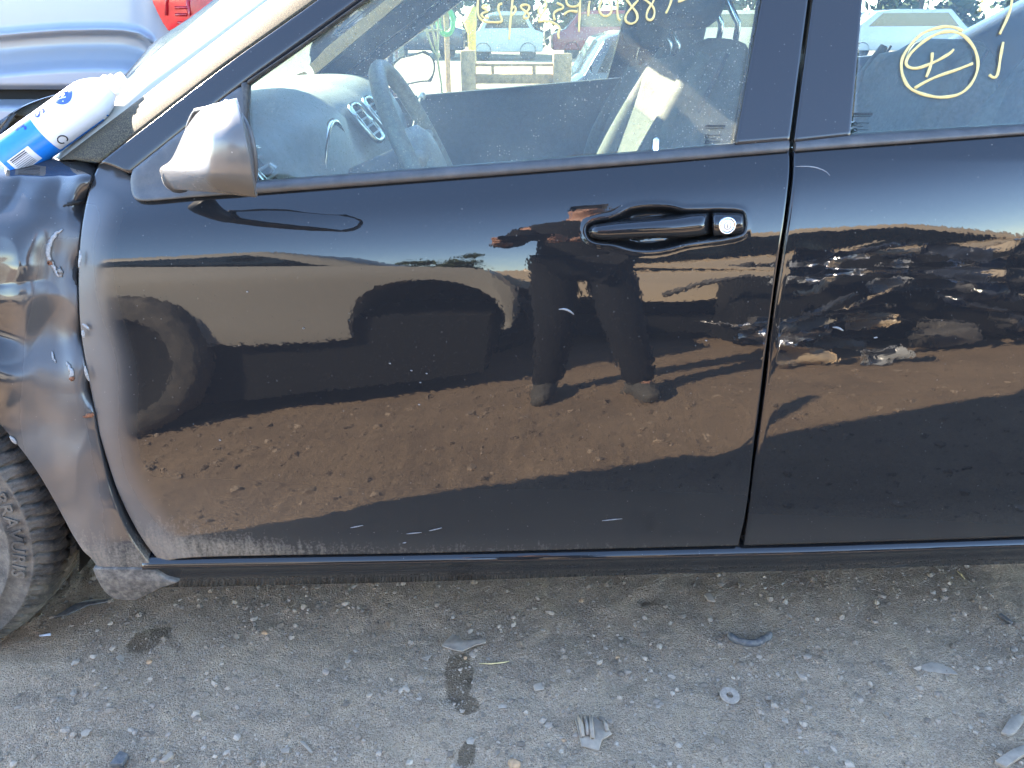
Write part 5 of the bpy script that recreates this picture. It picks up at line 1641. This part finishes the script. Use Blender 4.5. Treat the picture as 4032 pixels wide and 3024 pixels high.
ords = ['first', 'second', 'third', 'fourth', 'fifth', 'sixth', 'seventh', 'eighth', 'ninth', 'tenth', 'eleventh', 'twelfth']
for k in range(12):
    tree(-27 + 5.1 * k + rnd.uniform(-0.8, 0.8), 40 + rnd.uniform(-2, 2), rnd.uniform(7, 9.5), 40 + k, ords[k] + ' green tree from the left behind the far row of cars')
for k, (x, y, h) in enumerate([(-16, -38, 6), (-5, -42, 6.5), (7, -40, 6), (18, -39, 6.5)]):
    tree(x, y, h, 60 + k, 'low green tree far behind the photographer, ' + ('leftmost', 'second from the left', 'second from the right', 'rightmost')[k])

# ------------------------------------------------------------------ gravel and litter
def ico():
    bm = bmesh.new(); bmesh.ops.create_icosphere(bm, subdivisions=1, radius=1.0)
    V = np.array([v.co[:] for v in bm.verts]); F = np.array([[v.index for v in f.verts] for f in bm.faces]); bm.free(); return V, F


IV, IF = ico()
N = 42000
gxp = rng.uniform(-1.05, 1.05, N); gyp = rng.uniform(-0.30, 0.36, N)
keepm = (vnoise(gxp, gyp, 5.0, 77) + vnoise(gxp, gyp, 17.0, 78) * 0.8 + rng.uniform(-0.45, 0.45, N)) > -0.08
gxp, gyp = gxp[keepm], gyp[keepm]
Nf = 15000
gxp = np.concatenate([gxp, rng.uniform(-2.2, 2.2, Nf)]); gyp = np.concatenate([gyp, rng.uniform(-1.9, -0.3, Nf)])
n = len(gxp)
sz = np.clip(0.0008 * rng.pareto(2.2, n) + 0.0008, 0.0008, 0.0075)
sz[-Nf:] *= 2.0
V = np.repeat(IV[None], n, 0)
V = V * (1 + 0.28 * rng.normal(size=(n, len(IV), 1)).clip(-1.2, 1.2) * 0.8)
sc_ = np.stack([rng.uniform(0.8, 1.3, n), rng.uniform(0.7, 1.1, n), rng.uniform(0.45, 0.8, n)], 1)
V = V * (sc_ * sz[:, None])[:, None]
ang = rng.uniform(0, 6.28, n); ca, sa = np.cos(ang)[:, None], np.sin(ang)[:, None]
X_ = V[..., 0] * ca - V[..., 1] * sa; Y_ = V[..., 0] * sa + V[..., 1] * ca
V = np.stack([X_ + gxp[:, None], Y_ + gyp[:, None], V[..., 2] + (gh(gxp, gyp) + sz * 0.15)[:, None]], -1)
F = (IF[None] + (np.arange(n) * len(IV))[:, None, None]).reshape(-1, 3)
tone = np.repeat(rng.random(n) ** 1.6, len(IV))
t = NT('mixed_gravel')
cc_ = t.mix(t.attr('tone'), (0.16, 0.12, 0.085), (0.44, 0.35, 0.26))
cc_ = t.mix(t.math('MULTIPLY', t.noise(300.0, 3, 0.6), 0.35), cc_, (0.26, 0.19, 0.125))
M['gravel'] = t.done(t.pbsdf(cc_, 0.85))
gravel = mesh_obj('gravel', V.reshape(-1, 3), F.tolist(), M['gravel'], None, False, {'tone': tone})
tag(gravel, 'fine grey gravel scattered over the dirt beside the car', 'gravel', None, 'stuff')


def gpt(px, py, dz=0.0):
    p = atZ(np.array(float(px)), np.array(float(py)), 0.0)
    return Vector((p[0], p[1], float(gh(np.array(p[0]), np.array(p[1]))) + dz))


def shard(name, label, cat, pts_, mat, th=0.003, lift=0.002, tilt=0.0, group=None, bev=0.0008):
    P3 = [gpt(a, b) for a, b in pts_]
    zc = max(p.z for p in P3)
    c0 = sum(P3, Vector()) / len(P3)
    P3 = [Vector((p.x, p.y, zc + lift * 0.3 + tilt * (p.y - c0.y) + 0.0015 * math.sin(i * 2.1))) for i, p in enumerate(P3)]
    o = MB().prism(P3, (0, 0, th)).build(name, mat, None, False, bev, 2)
    tag(o, label, cat, group)
    return o


def zg(L): return [(1200 + x / 1.58, 2200 + y / 1.58) for x, y in L]
def zl(L): return [(x / 1.7015, 2200 + y / 1.7015) for x, y in L]
def zq(L): return [(2600 + x / 1.5447, 2200 + y / 1.5447) for x, y in L]


shard('plastic_shard', 'pale grey plastic shard with a tail above the damp stain', 'shard', zg([(852, 562), (925, 490), (945, 500), (985, 530), (1040, 532), (1126, 514), (1128, 545), (1060, 565), (1000, 585), (980, 600), (920, 590)]), M['grey_plastic'])
frag = shard('plastic_fragment', 'ribbed grey plastic fragment lying near the bottom edge', 'fragment', zg([(1683, 1000), (1790, 985), (1885, 1040), (1910, 1090), (1850, 1130), (1830, 1190), (1720, 1165), (1705, 1100)]), M['grey_plastic'], 0.004)
for a, b in (((1705, 1000), (1730, 1120)), ((1745, 995), (1760, 1110)), ((1775, 995), (1790, 1130)), ((1865, 1025), (1880, 1080))):
    q0, q1 = zg([a, b])
    MB().tube([gpt(*q0, 0.012), gpt((q0[0] + q1[0]) / 2, (q0[1] + q1[1]) / 2, 0.014), gpt(*q1, 0.011)], 0.0038, 8).build('rib', M['grey_plastic'], frag, True)
wc = gpt(*zq([(423, 828)])[0], 0.004)
wsh = MB().lathe([(0.0065, 0.0), (0.0065, 0.003), (0.0175, 0.003), (0.018, 0.002), (0.018, 0.0), (0.0065, 0.0)], Matrix.Translation(wc) @ Matrix.Rotation(0.06, 4, 'X'), 36).build('washer', M['washer'], None, True, auto=0.6)
tag(wsh, 'round flat steel washer lying on the dirt', 'washer')
arc_ = zq([(415, 465), (440, 490), (490, 515), (550, 522), (610, 510), (660, 475), (668, 455)])
hr = MB().tube([gpt(a, b, 0.004) for a, b in smoothpl(arc_, 24, 2)], [0.004] + [0.0075] * 22 + [0.004], 10).build('broken_ring', M['dark_plastic'], None, True)
tag(hr, 'half of a broken dark ring sunk in the dirt', 'ring')
shard('plastic_shard', 'curved slate grey shard right of the broken ring', 'shard', zq([(1560, 680), (1640, 655), (1700, 660), (1760, 695), (1805, 735), (1700, 720), (1600, 708)]), M['grey_plastic'], 0.002)
shard('plastic_shard', 'chunky grey shard near the right edge of the picture', 'shard', zq([(2065, 1075), (2110, 1000), (2165, 960), (2200, 975), (2200, 1010), (2175, 1050), (2150, 1080), (2110, 1095)]), M['grey_plastic'], 0.006)
shard('metal_strip', 'long grooved strip cut by the bottom right corner', 'strip', zq([(2020, 1265), (2120, 1200), (2240, 1150), (2300, 1180), (2180, 1240), (2090, 1300)]), M['grey_plastic'], 0.008)
shard('plastic_shard', 'dark rod shard near the right edge beside the car', 'shard', zq([(2048, 362), (2065, 360), (2140, 410), (2125, 418)]), M['dark_plastic'], 0.006)
shard('plastic_shard', 'small triangular pale shard left of the large pale shard', 'shard', zg([(718, 632), (795, 612), (765, 650)]), M['grey_plastic'], 0.002)
shard('glass_chip', 'four-cornered grey chip right of the damp stain', 'chip', zg([(1420, 790), (1470, 778), (1492, 815), (1430, 828)]), M['grey_plastic'], 0.003)
shard('plastic_shard', 'narrow pale shard standing by the bottom edge, left of the stain', 'shard', zl([(2010, 1235), (2040, 1240), (2100, 1305), (2085, 1318)]), M['grey_plastic'], 0.004)
shard('plastic_shard', 'black edged strip cut off by the bottom edge at left', 'shard', zl([(745, 1410), (815, 1325), (870, 1340), (830, 1410)]), M['dark_plastic'], 0.010)
shard('plastic_shard', 'pale strip beside the black edged one at the bottom edge', 'shard', zl([(1080, 1395), (1160, 1322), (1175, 1350), (1110, 1400)]), M['grey_plastic'], 0.006)
shard('plastic_shard', 'grey flat shard near the bottom edge left of the narrow shard', 'shard', zl([(1880, 1290), (1945, 1275), (1940, 1310), (1890, 1315)]), M['grey_plastic'], 0.003)
shard('plastic_shard', 'small star shaped shard below the round damp spot', 'shard', zl([(780, 680), (815, 665), (845, 680), (830, 712), (795, 700)]), M['grey_plastic'], 0.002)
shard('plastic_shard', 'thin pale sliver beside the tyre', 'shard', zl([(265, 525), (345, 515), (345, 524), (268, 535)]), M['can_white'], 0.002)
shard('plastic_shard', 'brown grey chip lying under the sill at right', 'shard', zq([(262, 230), (300, 210), (335, 265), (290, 265)]), M['grey_plastic'], 0.004)
shard('tread_strip', 'curled rubber strip between the tyre and splash guard', 'strip', [(215, 2440), (300, 2390), (360, 2368), (430, 2372), (425, 2382), (350, 2390), (270, 2430)], M['dark_plastic'], 0.004)
stk = mesh_obj('twig', *tube([gpt(*q_, 0.003) for q_ in zg([(1085, 655), (1160, 658), (1240, 645), (1272, 635)])], [0.001, 0.0016, 0.0014, 0.0008], 6), M['stalk'])
tag(stk, 'thin pale twig right of the large pale shard', 'twig')
stk = mesh_obj('twig', *tube([gpt(*q_, 0.004) for q_ in zq([(1805, 85), (1830, 120), (1845, 145)])], [0.0015, 0.002, 0.001], 6), M['stalk'])
tag(stk, 'short brown twig against the sill at right', 'twig')


def stone(px, py, r, label, tone_, seed):
    g = np.random.default_rng(seed)
    bm = bmesh.new(); bmesh.ops.create_icosphere(bm, subdivisions=2, radius=1.0)
    ax_ = g.normal(size=(9, 3)); ax_ /= np.linalg.norm(ax_, axis=1)[:, None]
    for v in bm.verts:
        k = 1 + 0.10 * math.sin(3 * v.co.x + seed) * math.cos(2.3 * v.co.y)
        for a_ in ax_:
            dd = v.co.dot(Vector(a_))
            if dd > 0.72: v.co -= Vector(a_) * (dd - 0.72) * 0.9
        v.co = Vector((v.co.x * 1.15, v.co.y * 0.9, v.co.z * 0.7)) * k * r
    me = bpy.data.meshes.new('stone'); bm.to_mesh(me); bm.free()
    me.materials.append(tone_)
    o = bpy.data.objects.new('stone', me); col.objects.link(o)
    o.location = gpt(px, py, r * 0.12); o.rotation_euler = (0, 0, g.uniform(0, 6))
    tag(o, label, 'stone', 'loose stones on the dirt')


M['stone_pale'] = simple('pale_stone', (0.42, 0.335, 0.245), 0.85, 0, 0.2, 90, 0.2)
M['stone_grey'] = simple('grey_stone', (0.32, 0.25, 0.19), 0.85, 0, 0.2, 90, 0.2)
M['stone_brown'] = simple('brown_stone', (0.42, 0.26, 0.14), 0.85, 0, 0.2, 90, 0.2)
ST = [
    (*zl([(655, 488)])[0], .009, 'pale rounded stone between tyre and round damp spot', 'stone_pale'),
    (*zl([(610, 165)])[0], .009, 'pale stone in the shade behind the splash guard', 'stone_grey'),
    (*zl([(940, 388)])[0], .008, 'pale stone in front of the splash guard', 'stone_grey'),
    (*zl([(1005, 705)])[0], .010, 'tan stone below the round damp spot', 'stone_brown'),
    (*zl([(1775, 520)])[0], .010, 'light brown stone below the sill, right of the damp spot', 'stone_brown'),
    (*zl([(2185, 775)])[0], .012, 'blue grey stone left of the large pale shard', 'stone_grey'),
    (*zl([(1490, 720)])[0], .008, 'yellowish stone lower right of the damp spot', 'stone_pale'),
    (*zl([(1130, 1185)])[0], .009, 'grey stone in the small stone heap, bottom left quarter', 'stone_grey'),
    (*zl([(1370, 1210)])[0], .008, 'slate coloured stone right of the small stone heap', 'stone_grey'),
    (*zg([(925, 372)])[0], .009, 'pale stone above the large pale shard', 'stone_pale'),
    (*zg([(315, 575)])[0], .008, 'pale stone left of the large pale shard', 'stone_pale'),
    (*zg([(650, 1268)])[0], .010, 'white grey stone at the bottom edge left of the lower stain', 'stone_pale'),
    (*zg([(765, 1255)])[0], .009, 'grey stone at the bottom edge next to the lower stain', 'stone_grey'),
    (*zg([(920, 1285)])[0], .008, 'pale stone touching the lower stain at the bottom edge', 'stone_pale'),
    (*zg([(1300, 1265)])[0], .019, 'large tan stone cut by the bottom edge', 'stone_brown'),
    (*zg([(1598, 1188)])[0], .008, 'pale oval stone left of the ribbed fragment', 'stone_pale'),
    (*zg([(1612, 1115)])[0], .007, 'tan stone just left of the ribbed fragment', 'stone_brown'),
    (*zg([(1720, 258)])[0], .010, 'brownish stone in the shade of the sill', 'stone_brown'),
    (*zg([(1950, 600)])[0], .009, 'orange brown stone right of the damp stain', 'stone_brown'),
    (*zg([(1640, 700)])[0], .009, 'grey stone above the ribbed fragment', 'stone_grey'),
    (*zg([(1000, 625)])[0], .008, 'brown stone on top of the damp stain', 'stone_brown'),
    (*zg([(605, 935)])[0], .006, 'pale small stone left of the damp hollow', 'stone_pale'),
    (*zq([(78, 798)])[0], .009, 'pale stone left of the washer', 'stone_pale'),
    (*zq([(355, 712)])[0], .007, 'grey stone above the washer', 'stone_grey'),
    (*zq([(445, 712)])[0], .007, 'pale stone above and right of the washer', 'stone_pale'),
    (*zq([(845, 1040)])[0], .008, 'grey stone below the washer to the right', 'stone_grey'),
    (*zq([(890, 1165)])[0], .009, 'dark edged stone near the bottom edge, right quarter', 'stone_grey'),
    (*zq([(1945, 998)])[0], .009, 'greenish grey stone left of the chunky shard', 'stone_grey'),
    (*zq([(1885, 1020)])[0], .008, 'pale stone next to the greenish grey one', 'stone_pale'),
    (*zq([(1350, 235)])[0], .013, 'dark blue grey stone below the rear door', 'stone_grey'),
    (*zq([(635, 182)])[0], .007, 'pale pointed stone below the sill near the door joint', 'stone_pale'),
    (*zq([(655, 1255)])[0], .012, 'grey stone cut by the bottom edge, right of centre', 'stone_grey'),
]
for k, (a, b, r_, lab, tn) in enumerate(ST):
    stone(a, b, r_ * 0.6, lab, M[tn], 100 + k)
